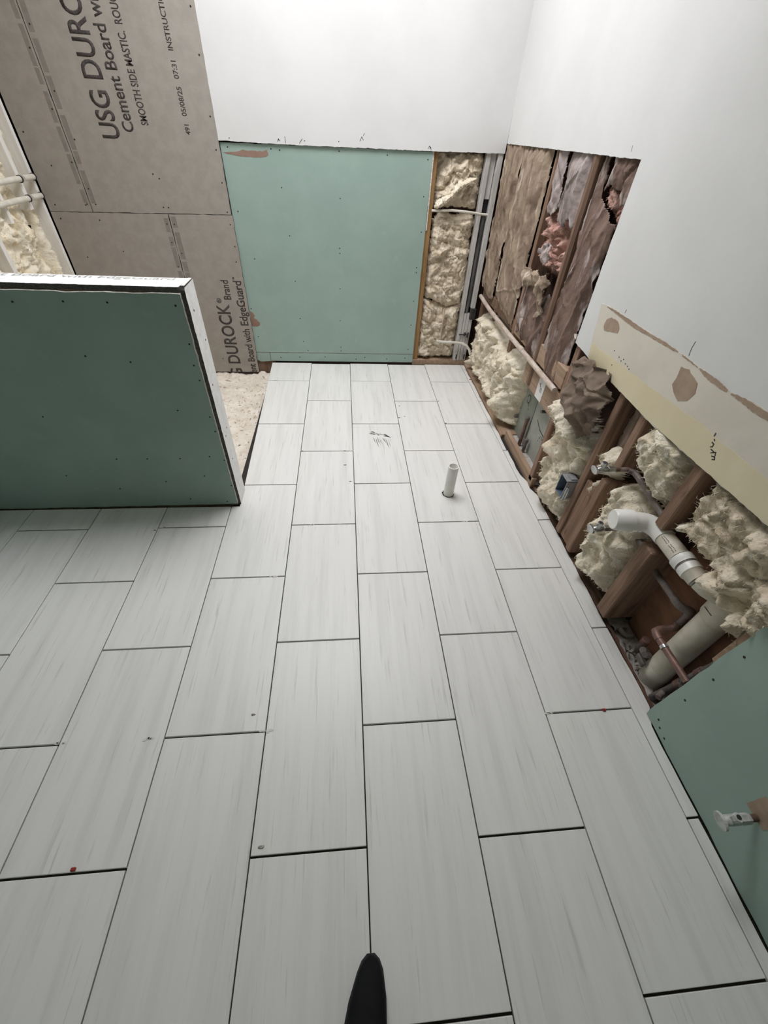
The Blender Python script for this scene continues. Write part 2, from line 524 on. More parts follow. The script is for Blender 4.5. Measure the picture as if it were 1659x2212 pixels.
def lettering(body, x_axis, y_axis, origin, cap, fit_body, fit_len, m, parent, clip=None, name='printed_lettering', label=None):
    """flat print: baseline runs along x_axis; width fitted so that fit_body spans fit_len"""
    def mk(s):
        cu = bpy.data.curves.new('text', 'FONT'); cu.body = s; cu.size = 1.0; cu.resolution_u = 4; cu.extrude = 0; cu.offset = .018
        o = bpy.data.objects.new('text', cu); COL.objects.link(o)
        bpy.context.view_layer.update()
        me = bpy.data.meshes.new_from_object(o.evaluated_get(bpy.context.evaluated_depsgraph_get()))
        bpy.data.objects.remove(o); bpy.data.curves.remove(cu)
        return me
    a = mk(fit_body); xs = [v.co.x for v in a.vertices]; fl = max(xs) - min(xs); x0 = min(xs); bpy.data.meshes.remove(a)
    me = mk(body)
    me.name = name
    sx = fit_len / fl; sy = cap / .73
    X, Y = Vector(x_axis), Vector(y_axis)
    N = X.cross(Y)
    off = world_loc(parent)
    for v in me.vertices:
        v.co = Vector(origin) - off + X * ((v.co.x - x0) * sx) + Y * (v.co.y * sy)
    bm = bmesh.new(); bm.from_mesh(me)
    bmesh.ops.recalc_face_normals(bm, faces=bm.faces)
    if clip:
        co, no = clip
        bmesh.ops.bisect_plane(bm, geom=bm.verts[:] + bm.edges[:] + bm.faces[:], plane_co=Vector(co) - off, plane_no=no, clear_outer=True)
    r = bmesh.ops.extrude_face_region(bm, geom=bm.faces[:])
    bmesh.ops.translate(bm, verts=[g for g in r['geom'] if isinstance(g, bmesh.types.BMVert)], vec=N * .0003)
    bm.to_mesh(me); bm.free()
    me.materials.clear(); me.materials.append(MATS[m])
    o = bpy.data.objects.new(name, me); COL.objects.link(o); o.parent = parent
    if label: o['label'] = label
    return o


# ================================================================== ROOM SHELL
XL, XR, YB, YF, ZC = -1.83, .962, 3.08, -1.6, 2.75
TW, TL = .3075, .613

# ---- floor with tiles
mb = MB().box((-.612, 1.38, -.14), (1.0, 3.10, -.0105)).box((-1.95, YF - .02, -.14), (1.0, 1.38, -.0105))
floor = mb.build('floor', 'grout', label='floor of pale stone-look rectangular tiles in running bond', kind='structure', origin=(0, 0, 0))

GX, GY = .0018, .0028
tile_mesh = {}


def tile_poly(poly):
    """one tile: prism with a small chamfer, its own origin at its centre"""
    P = [Vector(p) for p in poly]
    c = sum(P, Vector((0, 0))) / len(P)
    key = tuple((round(p.x - c.x, 4), round(p.y - c.y, 4)) for p in P)
    if key not in tile_mesh:
        n = len(P); e = .0012
        vs = [(x, y, -.010) for x, y in key] + [(x, y, -e * .8) for x, y in key]
        for x, y in key:
            l = math.hypot(x, y)
            vs.append((x - math.copysign(min(e, abs(x)), x), y - math.copysign(min(e, abs(y)), y), 0))
        fs = [tuple(range(n - 1, -1, -1)), tuple(range(2 * n, 3 * n))]
        for i in range(n):
            j = (i + 1) % n
            fs += [(i, j, n + j, n + i), (n + i, n + j, 2 * n + j, 2 * n + i)]
        me = bpy.data.meshes.new('tile')
        me.from_pydata(vs, [], fs)
        me.materials.append(MATS['tile'])
        tile_mesh[key] = me
    o = bpy.data.objects.new('tile', tile_mesh[key])
    COL.objects.link(o)
    o.location = (c.x, c.y, 0)
    o.parent = floor
    return o


def left_cut(y): return -.575 - (y - 1.38) * (.047 / 1.70)


YT = 3.074
tile_under = {}
for c in range(-6, 3):
    x0, x1 = c * TW + GX, (c + 1) * TW - GX
    x0 = max(x0, XL + .003)
    ph = 0 if c % 2 else .5
    k0 = -3 + ph
    yend = YT if c >= -2 else 1.366
    while True:
        y0 = k0 * TL + GY; y1 = (k0 + 1) * TL - GY
        y0 = max(y0, YF + .004); y1c = min(y1, yend)
        if y0 > yend - .01: break
        if y1c > y0 + .02:
            if c == -2 and y1c > 1.4:
                if y0 < 1.37:
                    P = [(x0, y0), (x1, y0), (x1, y1c), (left_cut(y1c), y1c), (left_cut(1.385), 1.385), (left_cut(1.385), 1.366), (x0, 1.366)]
                else:
                    P = [(left_cut(y0), y0), (x1, y0), (x1, y1c), (left_cut(y1c), y1c)]
            else:
                P = [(x0, y0), (x1, y0), (x1, y1c), (x0, y1c)]
            t = tile_poly(P)
            tile_under[(c, round(k0, 1))] = t
        k0 += 1
# narrow cut strip along the right wall
k = -3
rr = random.Random(5)
while k < 6:
    y0 = max(k * TL + GY, YF + .004); y1 = min((k + 1) * TL - GY, YT)
    if y1 > y0:
        n = 10
        edge = []
        for i in range(n + 1):
            y = y0 + (y1 - y0) * i / n
            xr = .957 if y < .28 else (.987 if y < 1.46 else (.948 if y > 1.56 else .97))
            if .05 < y < .28 or y < .28: amp = .0015
            else: amp = .003
            edge.append((xr + rr.uniform(-amp, amp), y))
        tile_poly([(3 * TW + GX * .7, y0)] + edge + [(3 * TW + GX * .7, y1)])
    k += 1

# ---- rough mortar bed of the shower
poly = [(XL + .002, 1.50), (-.60, 1.50), (-.624, 3.075), (XL + .002, 3.075)]
U, V = grid(poly, .009, 0)
H = .012 * fbm(U * 7, V * 7, 11, 4) + .014 * billow(U * 18, V * 18, 15, 4) + .020 * np.maximum(0, fbm(U * 16, V * 16, 18, 2) - .35)
H = H + .02 * sm((U + .80) / .2) * sm((fbm(U * 9, V * 9, 33, 3) + .2)) * .5
mb = MB()
hf_mesh(mb, np.clip(U, XL + .002, -.605), np.clip(V, 1.50, 3.078), H, np.ones(U.shape, bool), FZ(-.105))
mb.box((XL, 1.49, -.16), (-.60, 3.10, -.135))
mb.build('floor_shower', 'mortar_bed', label='rough tan mortar bed of the unfinished shower behind the half wall', kind='structure', smooth=True, origin=(0, 0, 0))

# ---- walls behind the boards, ceiling, wall behind the camera
wall_back = MB().box((-1.95, 3.18, -.15), (1.14, 3.20, ZC)).build('wall_back', 'sheathing', label='back wall with cement board, green board and white drywall', kind='structure', origin=(0, 0, 0))
wall_right = MB().box((1.115, YF - .02, -.15), (1.135, 3.18, ZC)).build('wall_right', 'sheathing', label='right wall opened down to studs, pipes and insulation', kind='structure', origin=(0, 0, 0))
wall_left = MB().box((-1.97, YF - .02, -.15), (-1.945, 3.18, ZC)).build('wall_left', 'sheathing', label='left wall with insulation between white furring strips', kind='structure', origin=(0, 0, 0))
MB().box((-1.95, YF - .06, -.1), (1.12, YF - .02, ZC)).build('wall_front', 'green_board', label='unseen wall behind the viewer, coloured green to cut bounce light', kind='structure', origin=(0, 0, 0))  # unseen wall; darker green finish chosen to reduce bounce light
# ceiling with the skylight opening and its shaft
a0, a1, b0, b1 = -.88, .56, 1.55, 2.69
mb = MB()
for q in (((-1.97, YF - .06), (1.14, b0)), ((-1.97, b1), (1.14, 3.2)), ((-1.97, b0), (a0, b1)), ((a1, b0), (1.14, b1))):
    mb.box((q[0][0], q[0][1], ZC), (q[1][0], q[1][1], ZC + .02))
mb.box((a0 - .02, b0 - .02, ZC), (a0, b1 + .02, ZC + .60)).box((a1, b0 - .02, ZC), (a1 + .02, b1 + .02, ZC + .60))
mb.box((a0, b0 - .02, ZC), (a1, b0, ZC + .60)).box((a0, b1, ZC), (a1, b1 + .02, ZC + .60))
mb.build('ceiling', 'ceiling_paint', label='white ceiling with a skylight opening above the shower', kind='structure', origin=(0, 0, 0))

# ================================================================== BACK WALL BOARDS
B = FB(3.18)                       # depth measured from the sheathing: surface y = 3.18 - d
DC0, DC1 = .098, .1125             # cement board back / front -> y 3.0675


def seam(x): return .9405 + (x + 1.804) * .0195


def cement(x0, x1, upper, lab, seed, rag=.0008):
    zs = [(-.077, -.077), (seam(x0) - .0015, seam(x1) - .0015)] if not upper else [(seam(x0) + .0015, seam(x1) + .0015), (ZC, ZC)]
    c4 = [(x0, zs[0][0]), (x1, zs[0][1]), (x1, zs[1][1]), (x0, zs[1][0])]
    P = []
    for i in range(4):
        P += rag_line([c4[i], c4[(i + 1) % 4]], rag, .03, seed + i)[:-1]
    return MB().prism(P, B, DC0, DC1, 0, 1).build('cement_board', ['cement_board', 'cement_edge'], wall_back, label=lab)


cbA = cement(-1.834, -1.5835, True, 'narrow grey cement board strip beside the insulation', 10)
cbB = cement(-1.5795, -.7425, True, 'large grey cement board printed with black lettering', 20)
cbC = cement(-1.834, -1.1345, False, 'lower grey cement board half hidden by the half wall', 30)
cbD = cement(-1.1305, -.7365, False, 'lower grey cement board with lettering beside the green board', 40, .0014)
SB = FB(3.0675)
screws([(-1.60, 1.62), (-1.60, 1.40), (-1.60, 1.18), (-1.61, .98), (-1.79, .975), (-1.80, 1.30), (-1.72, 1.16), (-1.60, .985)], SB, cbA)
screws([(-1.56, 1.70), (-1.555, 1.47), (-1.54, 1.28), (-1.56, 1.06), (-1.55, .985), (-1.15, .985), (-1.12, .985), (-.765, .975), (-.765, 1.12), (-.765, 1.27), (-.765, 1.41), (-.765, 1.64), (-1.16, 1.145), (-1.13, 1.125), (-.765, 1.80)], SB, cbB)
screws([(-1.79, .905), (-1.56, .905), (-1.48, .74), (-1.155, .90), (-1.155, .80), (-1.72, .70), (-1.155, .66), (-1.155, .4)], SB, cbC)
screws([(-1.11, .90), (-1.11, .74), (-.76, .91), (-.755, .79), (-.765, .70), (-.76, .42), (-.765, .20), (-.765, .1), (-.78, .53), (-1.0, .03)], SB, cbD)
# darker factory edge bands broken into dashes along the seams


def bands(parent, u, w0, zs, ze, seed):
    rr = random.Random(seed)
    mb = MB()
    z = zs
    while z < ze:
        L = rr.uniform(.05, .16)
        mb.prism([(u, z), (u + w0, z), (u + w0, min(z + L, ze)), (u, min(z + L, ze))], SB, 0, .0004)
        z += L + rr.uniform(.004, .03)
    mb.build('edge_band', 'cement_band', parent)


bands(cbA, -1.615, .022, .99, 2.2, 1)
bands(cbB, -1.572, .026, .99, 2.2, 2)
bands(cbC, -1.168, .026, .45, .93, 3)
bands(cbD, -1.122, .03, .45, .94, 4)
# print on the boards: reads upwards
ZX, MX = (0, 0, 1), (-1, 0, 0)
y_ = 3.0674
lettering('USG DUROCK', ZX, MX, (-1.285, y_, 1.293), .100, 'USG DUR', .448, 'ink', cbB)
lettering('Cement Board with EdgeGuard', ZX, MX, (-1.199, y_, 1.325), .060, 'Cement Board', .395, 'ink', cbB)
lettering('SMOOTH SIDE MASTIC.  ROUGH', ZX, MX, (-1.113, y_, 1.357), .038, 'SMOOTH SIDE MASTIC. ', .345, 'ink', cbB)
lettering('491   05/08/25   07:31   INSTRUCTIONS', ZX, MX, (-.892, y_, 1.328), .026, '491   05/08/25   07:31', .285, 'ink', cbB)
clip = ((0, 0, -.0765), (0, 0, -1))
lettering('G DUROCK', ZX, MX, (-.872, y_, -.115), .094, 'G DUROCK', .545, 'ink', cbD, clip)
lettering('Brand', ZX, MX, (-.846, y_, .462), .052, 'Brand', .125, 'ink', cbD)
lettering('\u00ae', ZX, MX, (-.918, y_, .437), .032, '\u00ae', .034, 'ink', cbD)
lettering('ment Board with', ZX, MX, (-.757, y_, -.125), .054, 'ment Board with', .385, 'ink', cbD, clip)
lettering('EdgeGuard', ZX, MX, (-.757, y_, .285), .058, 'EdgeGuard', .30, 'ink', cbD)
lettering('TM', ZX, MX, (-.798, y_, .588), .014, 'TM', .02, 'ink', cbD)

# green boards
DG0, DG1 = .088, .1005
SG = FB(3.18 - DG1)
gb = MB().prism(rag_line([(-.735, .081), (.512, .0835), (.5175, 1.317), (-.740, 1.305)], .0006, .05, 3) + [(-.735, .081)][:0], B, DG0, DG1, 0, 1).build(
    'green_board', ['green_board', 'gypsum_edge'], wall_back, label='large green moisture-resistant drywall sheet on the back wall')
screws([(-.70, 1.285), (-.45, 1.288), (-.40, 1.285), (-.05, 1.295), (.24, 1.29), (.49, 1.28), (-.41, 1.11), (-.05, 1.07), (.485, 1.10), (-.39, .86), (-.06, .80), (-.06, .77), (.49, .91), (.48, .70), (.48, .67),
        (-.38, .59), (-.065, .55), (.478, .48), (-.37, .34), (-.07, .33), (.475, .31), (-.36, .17), (-.07, .13), (.47, .12), (-.70, .98), (-.72, .40), (-.33, .10), (-.07, .1), (-.64, .72), (-.70, .20)], SG, gb, .0042)
MB().prism(ragged([(-.733, 1.262), (-.66, 1.266), (-.60, 1.276), (-.50, 1.274), (-.475, 1.284), (-.468, 1.262), (-.485, 1.252), (-.56, 1.246), (-.63, 1.247), (-.70, 1.254)], .0015, .015, 3), SG, 0, .0008).build('torn_patch', 'torn_paper_green', gb, label='long brown patch where the paper face is torn')
MB().prism(ragged([(-.734, .385), (-.715, .375), (-.70, .352), (-.712, .335), (-.69, .325), (-.672, .305), (-.675, .285), (-.70, .275), (-.734, .277)], .0015, .012, 4), SG, 0, .0008).build('torn_patch', 'torn_paper_green', gb, label='small brown torn patch by the cement board')
MB().prism([(-.63, .012), (.513, .014), (.512, .079), (-.63, .077)], B, DG0, DG1 - .001, 0, 1).build('green_board', ['green_board', 'gypsum_edge'], wall_back, label='thin green drywall strip along the floor of the back wall')
screws([(-.55, .04), (-.2, .05), (.05, .035), (.12, .05), (.3, .04), (-.4, .045), (.45, .05)], FB(3.18 - DG1 + .001), wall_back)
MB().prism(ragged([(-.737, .018), (-.705, .004), (-.635, .010), (-.634, .077), (-.737, .077)], .001, .03, 5), B, DG0, DG1 - .001, 0, 1).build('green_board', ['green_board', 'gypsum_edge'], wall_back, label='short broken green drywall piece in the corner by the shower')
MB().box((-.76, 3.09, -.13), (-.61, 3.17, .03), .002).build('bottom_plate', 'wood_dusty', wall_back)

# white drywall above
P = rag_line([(-.744, 1.312), (-.3, 1.311), (.0, 1.315), (.514, 1.3195), (.960, 1.328)], .0008, .012, 9) + [(.975, ZC), (-.744, ZC)]
dw = MB().prism(P, B, .098, .112, 0, 1).build('drywall_panel', ['white_paint', 'gypsum_edge'], wall_back, label='smooth white drywall above the green board')
screws([(-.68, 1.325), (-.40, 1.33), (-.05, 1.338), (.497, 1.334), (-.25, 1.332)], FB(3.068), dw, .003)
strokes('pencil_mark', [[(-.405, 1.322), (-.40, 1.335), (-.392, 1.325)], [(-.36, 1.318), (-.362, 1.345)], [(-.28, 1.32), (-.262, 1.34)], [(.075, 1.345), (.085, 1.365), (.095, 1.35)], [(.095, 1.37), (.10, 1.38)], [(.485, 1.33), (.49, 1.342), (.50, 1.336), (.502, 1.325)]], FB(3.068), .0028, 'pencil', dw)

# ---- opening at the right end of the back wall
MB().box((.513, 3.085, -.01), (1.10, 3.175, .036), .002).build('bottom_plate', 'wood_run', wall_back, label='dusty wooden bottom plate under the back wall insulation')
MB().box((.512, 3.092, .036), (.553, 3.178, 1.36), .002).build('stud', 'wood_pine', wall_back, label='yellowish pine stud beside the green board')
MB().box((.5182, 3.0815, .92), (.5265, 3.10, 1.318)).build('board_edge', 'gypsum_edge', wall_back, label='white cut edge of drywall beside the stud')
MB().box((.5145, 3.083, .06), (.5205, 3.10, .92)).build('furring_strip', 'wood_pine', wall_back)

fluff('insulation_batt', [(.557, 1.035), (.70, 1.045), (.856, 1.04), (.862, 1.17), (.862, 1.345), (.557, 1.345)], FB(3.172), .085, 'cream fibreglass batt at the top of the back wall opening under the white drywall', 21, amp=.055, freq=12, m='insulation_muted', group='fibreglass in the back wall opening')
# rolled bright strip lying across that batt
fluff('insulation_tuft', [(.562, 1.075), (.556, 1.045), (.58, 1.035), (.63, 1.065), (.68, 1.10), (.73, 1.15), (.80, 1.185), (.815, 1.205), (.77, 1.21), (.70, 1.185), (.65, 1.135), (.60, 1.10)], FB(3.095), .070, 'pale rolled fibreglass tuft lying diagonally on the top back-wall batt', 25, amp=.02, freq=16, edge=.03, rag=.006, res=.004, group='fibreglass in the back wall opening')
fluff('insulation_batt', [(.553, .50), (.553, .70), (.56, .98), (.60, 1.02), (.72, 1.015), (.85, 1.02), (.862, .85), (.866, .46), (.80, .44), (.735, .42), (.70, .44), (.62, .465)], FB(3.172), .092, 'cream fibreglass batt in the middle of the back wall opening below the cable', 22, amp=.038, freq=11, m='insulation_muted', group='fibreglass in the back wall opening')
fluff('insulation_batt', [(.545, .04), (.548, .49), (.62, .485), (.70, .46), (.74, .44), (.80, .455), (.865, .475), (.866, .30), (.862, .04)], FB(3.172), .092, 'cream lumpy fibreglass batt at the bottom of the back wall opening', 23, amp=.055, freq=10, m='insulation_muted', group='fibreglass in the back wall opening')
MB().sweep([(.546, 3.080, 1.03), (.60, 3.076, 1.032), (.68, 3.074, 1.037), (.75, 3.074, 1.034), (.84, 3.082, 1.027), (.885, 3.088, 1.022), (.93, 3.09, 1.02)], .0075, n=10).build('cable', 'pex', label='white cable running across the back wall batt to the white strips', cat='cable', smooth=True)
mb = MB().sweep([(.722, 3.068, .44), (.718, 3.063, .33), (.713, 3.062, .21)], .005, n=8)
mb.build('cable', 'conduit', label='thin tan cable hanging down the lower back-wall batt', cat='cable', smooth=True)
pw = empty('water_tube', (.80, 3.06, .17), 'white tube elbow with end cap crossing the foot of the white corner strips', 'pipe')
MB().sweep([(.70, 3.055, .198), (.76, 3.053, .194), (.84, 3.052, .192), (.90, 3.05, .187), (.935, 3.04, .172), (.958, 3.03, .145), (.972, 3.02, .11)], .010, n=12).build('tube', 'pex', pw, smooth=True)
MB().sweep([(.684, 3.056, .199), (.704, 3.055, .1975)], .013, n=12).build('end_cap', 'pvc_cream', pw, smooth=True)

# white corner strips with a dark gap
cs = empty('corner_strip_bundle', (.90, 3.11, .036), 'bundle of white painted vertical strips in the back right corner', 'wall stud')
for (x0, x1, y0, z0, z1) in ((.853, .882, 3.082, .036, 1.36), (.925, .958, 3.076, .44, 1.36), (.884, .921, 3.100, 1.10, 1.36), (.884, .905, 3.086, .036, .40), (.907, .930, 3.086, .036, .40), (.932, .955, 3.084, .036, .40)):
    MB().box((x0, y0, z0), (x1, y0 + .05, z1), .0025).build('strip', 'white_trim', cs)
MB().box((.884, 3.122, .40), (.923, 3.14, 1.10)).build('gap_shade', 'black_gap', cs)  # black sheet painting the shade in the gap between the strips
MB().sweep([(.903, 3.108, .40), (.903, 3.108, 1.02)], .016, n=12).build('dark_pipe', 'dark_metal', cs, smooth=True)
MB().box((.925, 3.07, .36), (.972, 3.10, .44), .006).build('bracket', 'black_gap', cs)
for p, q, rd in (((.868, 3.079, .245), (.93, 3.078, .245), .004), ((.935, 3.076, .225), (.938, 3.075, .262), .006), ((.91, 3.078, .236), (.914, 3.076, .262), .006), ((.874, 3.08, .05), (.875, 3.08, .085), .005), ((.938, 3.08, .05), (.939, 3.08, .085), .005)):
    MB().sweep([p, q], rd, n=6).build('drip_mark', 'black_gap', cs)

# ================================================================== LEFT WALL (behind the half wall)
W = FL(-1.945)
fluff('insulation_batt', [(2.935, .0), (2.935, .55), (2.94, 1.3), (2.935, 2.4), (3.04, 2.4), (3.04, 1.0), (3.045, .0)], W, .078, 'cream insulation strip, coloured as strongly lit, between the corner furring and the pipes on the left wall', 31, amp=.030, freq=10, m='insulation_lit', fibres=.7, group='insulation on the left wall', rag=.004, res=.008)
fluff('insulation_batt', [(2.545, .0), (2.545, 2.4), (2.905, 2.4), (2.905, .0)], W, .085, 'yellowish insulation batt coloured as strongly lit above the half wall on the left wall', 32, amp=.05, freq=8, m='insulation_lit', fibres=.7, group='insulation on the left wall', rag=.004, res=.008, folds=.02)
fluff('insulation_batt', [(2.15, .0), (2.15, 2.4), (2.50, 2.4), (2.50, .0)], W, .085, 'cream insulation batt coloured as strongly lit at the left picture edge', 33, amp=.045, freq=8, m='insulation_lit', fibres=.7, group='insulation on the left wall', rag=.004, res=.010)
for (y0, y1, z0, z1) in ((3.045, 3.067, -.08, 1.55), (2.905, 2.935, .965, 2.42), (2.68, 2.705, .93, 2.42), (2.505, 2.535, -.08, 2.42), (2.10, 2.135, -.08, 2.42)):
    MB().box((-1.94, y0, z0), (-1.845, y1, z1), .002).build('furring_strip', 'furring', wall_left)
for z, lb in ((1.107, 'upper of two white water pipes through the left wall strips'), (1.02, 'lower of two white water pipes through the left wall strips')):
    wp = empty('water_pipe', (-1.835, 2.7, z), lb, 'pipe', 'white pipes on the left wall')
    MB().sweep([(-1.832, 2.0, z - .012), (-1.834, 2.5, z), (-1.834, 2.905, z)], .0145, n=12).build('pipe', 'pex', wp, smooth=True)
    MB().sweep([(-1.834, 2.935, z), (-1.836, 3.047, z)], .0145, n=12).build('pipe', 'pex', wp, smooth=True)
    MB().sweep([(-1.834, 2.901, z), (-1.834, 2.909, z)], .018, n=12).build('grommet', 'black_gap', wp)
    MB().sweep([(-1.836, 3.042, z), (-1.836, 3.049, z)], .018, n=12).build('grommet', 'black_gap', wp)
MB().box((-1.85, YF, .0), (XL, 1.365, ZC)).build('green_board', 'green_board', wall_left)  # out-of-view board, made green so that less light bounces back
MB().box((-1.94, 1.37, -.1), (-1.88, 2.10, ZC)).build('drywall_panel', 'white_paint', wall_left)

# ================================================================== HALF WALL
hw = MB().box((-1.835, 1.386, -.12), (-.586, 1.476, .968)).build('wall_half', 'wood_run', label='half wall of green board with white cement board cap beside the shower', kind='structure', origin=(0, 0, 0))
FH = FB(1.386)
SH = FB(1.3715)
P = rag_line([(-1.835, .002), (-.583, .012)], .0012, .025, 51)[:-1] + rag_line([(-.583, .012), (-.586, .9665)], .0008, .03, 52)[:-1] + rag_line([(-.586, .9665), (-1.835, .9665)], .0010, .03, 53)[:-1] + [(-1.835, .9665)]
hgb = MB().prism(P, FH, .0015, .0145, 0, 1).build('green_board', ['green_board', 'gypsum_edge'], hw, label='dark green drywall sheet facing the room on the half wall')
screws([(-.61, .93), (-.83, .935), (-.97, .935), (-1.13, .93), (-.60, .80), (-.605, .72), (-.60, .66), (-.83, .73), (-.72, .53), (-.595, .43), (-.60, .50), (-.98, .75), (-1.05, .29), (-.92, .29), (-.78, .29), (-.65, .30), (-.59, .28), (-.88, .16), (-.59, .13), (-.63, .03), (-.80, .05), (-1.1, .12), (-.70, .19), (-1.25, .5), (-1.3, .2)], SH, hgb, .0038)
# cement board on top, at the end and on the shower side
P = rag_line([(-1.835, 1.3825), (-.588, 1.3825)], .0010, .012, 61) + [(-.5865, 1.492), (-1.835, 1.492)]
cap = MB().prism(P, FZ(.969), 0, .0165, 0, 1).build('cement_cap', ['cement_cap', 'cement_edge'], hw, label='bright white cement board strip on top of the half wall')
P = rag_line([(1.3835, .0), (1.3835, .975)], .0010, .012, 62) + [(1.388, .982), (1.494, .984), (1.494, -.11), (1.3835, -.11)]
FE = FR(-.5855)
end = MB().prism(P, lambda u, v, d: (-.5855 + d, u, v), 0, .0150, 0, 1)
# front edge is dark cement core
end = end.build('cement_end', ['cement_cap', 'cement_edge'], hw, label='white speckled cement board strip on the end of the half wall')
MB().box((-1.835, 1.477, -.11), (-.586, 1.491, .968)).build('cement_board', 'cement_board', hw)
MB().box((-.584, 1.392, .985), (-.572, 1.488, .9885), .001).build('corner_ridge', 'thinset', hw)
lettering('Cement Board with EdgeGuard', (1, 0, 0), (0, 1, 0), (-1.36, 1.462, .9856), .034, 'Cement Board with EdgeGuard', .735, 'ink_faint', cap, ((0, 1.4915, 0), (0, 1, 0)))
mb = MB()
rr = random.Random(8)
for z in (.90, .78, .62, .40, .38, .25):
    y = rr.uniform(1.41, 1.47)
    mb.sweep([(-.5712, y, z), (-.5698, y, z)], .004, n=7)
mb.build('screw_heads', 'screw', end, kind='stuff')

# ================================================================== RIGHT WALL
SR = FR(XR)
RW = FR(1.115)
D0, D1 = .140, .153
# white drywall with the two cut-outs
low = rag_line([(3.068, 1.374), (1.549, 1.367)], .0008, .012, 71)[:-1] + rag_line([(1.549, 1.367), (1.551, 1.14), (1.542, .768)], .0010, .02, 72)[:-1] + \
    rag_line([(1.542, .768), (1.41, .757), (.94, .740), (.435, .757), (-.3, .752)], .0014, .015, 73) + [(YF, .752), (YF, ZC), (3.068, ZC)]
dr = MB().prism(low, RW, D0, D1, 0, 1).build('drywall_panel', ['white_paint', 'gypsum_edge'], wall_right, label='white drywall with large rectangular cut-outs on the right wall')
# patch of old paint, with the torn paper above it
top = rag_line([(1.459, .951), (1.374, .959), (1.18, .957), (1.034, .961), (.916, .958), (.843, .956), (.773, .952), (.733, .948), (.689, .954), (.6, .957), (-.3, .960)], .0018, .02, 74)
bot = rag_line([(-.3, .753), (.435, .758), (.94, .7415), (1.405, .757)], .0005, .03, 75) + [(1.433, .846), (1.442, .896)]
pp = MB().prism(top + bot, SR, 0, .0012).build('old_paint_patch', 'old_paint', dr, label='beige strip of bare old paint above the opening')
yl = rag_line([(1.4195, .813), (1.2, .823), (1.03, .827), (.828, .836), (.66, .837), (.5, .839), (-.3, .85)], .0025, .03, 76)
MB().prism(yl + bot[:-2], SR, .0012, .0016).build('yellow_band', 'yellow_paint', pp, label='yellowish painted band along the cut edge')
# torn brown paper along the top of the patch


def torn_band(pts, ws, seed):
    """torn paper band of varying width following the edge of the patch"""
    rr = random.Random(seed)
    up_, lo_ = [], []
    for (p, q), (w0, w1) in zip(zip(pts[:-1], pts[1:]), zip(ws[:-1], ws[1:])):
        n = 8
        for i in range(n):
            t = i / n
            u = p[0] + (q[0] - p[0]) * t; v = p[1] + (q[1] - p[1]) * t; wd = w0 + (w1 - w0) * t
            up_.append((u, v + wd * .25 + rr.uniform(-.0012, .0012))); lo_.append((u, v - wd * .75 + rr.uniform(-.0015, .0015)))
    return MB().prism(up_ + lo_[::-1], SR, .0012, .0021).build('torn_paper', 'torn_paper', pp)


torn_band([(1.41, .952), (1.36, .955), (1.28, .955), (1.2, .953), (1.12, .955), (1.04, .958), (.96, .957)], [.001, .006, .011, .013, .008, .009, .002], 1)
torn_band([(.95, .957), (.90, .955), (.87, .954)], [.002, .003, .002], 2)
torn_band([(.865, .954), (.83, .952), (.78, .950), (.74, .947)], [.003, .012, .013, .005], 3)
torn_band([(.73, .947), (.69, .951), (.64, .951), (.55, .953), (.3, .955)], [.003, .012, .015, .014, .014], 4)
MB().prism(ragged([(1.358, .930), (1.31, .931), (1.286, .915), (1.285, .899), (1.33, .890), (1.371, .878), (1.385, .889), (1.382, .916)], .0015, .012, 6), SR, .0012, .0022).build('torn_patch', 'torn_paper', pp, label='smaller round brown torn patch')
MB().prism(ragged([(.929, .930), (.896, .936), (.866, .926), (.843, .919), (.831, .894), (.843, .865), (.873, .849), (.904, .860), (.926, .876), (.923, .896)], .002, .015, 7), SR, .0012, .0022).build('torn_patch', 'torn_paper', pp, label='larger round brown torn patch')
strokes('pencil_mark', [[(.699, .846), (.698, .838)], [(.692, .832), (.688, .829)], [(.692, .822), (.684, .821), (.683, .813), (.688, .810)], [(.682, .806), (.668, .805)], [(.676, .798), (.664, .808), (.660, .800)], [(.668, .793), (.659, .797), (.654, .791), (.661, .787)]], FR(XR - .0016), .0030, 'pencil', pp)
strokes('pencil_mark', [[(.926, .964), (.931, .985), (.930, 1.003)], [(1.295, .966), (1.293, .977)], [(1.63, 1.385), (1.632, 1.40)]], SR, .0018, 'pencil', dr)
rr = random.Random(12)
screws([(1.22, .838), (1.20, .832), (1.17, .834), (1.155, .832), (1.24, .80), (1.19, .842), (1.26, .845), (1.14, .828)], FR(XR - .0016), pp, .0022)
MB().prism(ragged([(1.548, .79), (1.552, .80), (1.575, .793), (1.57, .786), (1.548, .778)], .001, .01, 7), RW, .150, .1545).build('torn_flap', 'gypsum_edge', dr)

# green board near the camera
P = rag_line([(.288, .030), (.276, .59), (.274, .751)], .0012, .04, 81)[:-1] + [(.274, .751), (YF, .751), (YF, .002)] + rag_line([(YF, .002), (-.25, .002), (-.1, .003), (.0, .005), (.2, .004), (.285, .004)], .001, .03, 82)
gr = MB().prism(P, RW, D0, D1, 0, 1).build('green_board', ['green_board', 'gypsum_edge'], wall_right, label='green moisture-resistant drywall sheet on the right wall near the viewer')
screws([(.25, .045), (.25, .20), (.25, .34), (.25, .47), (.23, .03), (.2, .025), (-.1, .3)], SR, gr, .004)
MB().prism(ragged([(-.005, .20), (-.005, .27), (-.06, .27), (-.06, .20)], .002, .02, 2), SR, .0002, .001).build('pipe_cutout', 'torn_paper', gr, label='small brown cut-out around the pipe stub')
# thin pale paper edge of the green board, and the wooden stud behind it
MB().box((.978, .268, .36), (1.105, .300, .74), .002).build('stud', 'wood_run', wall_right)

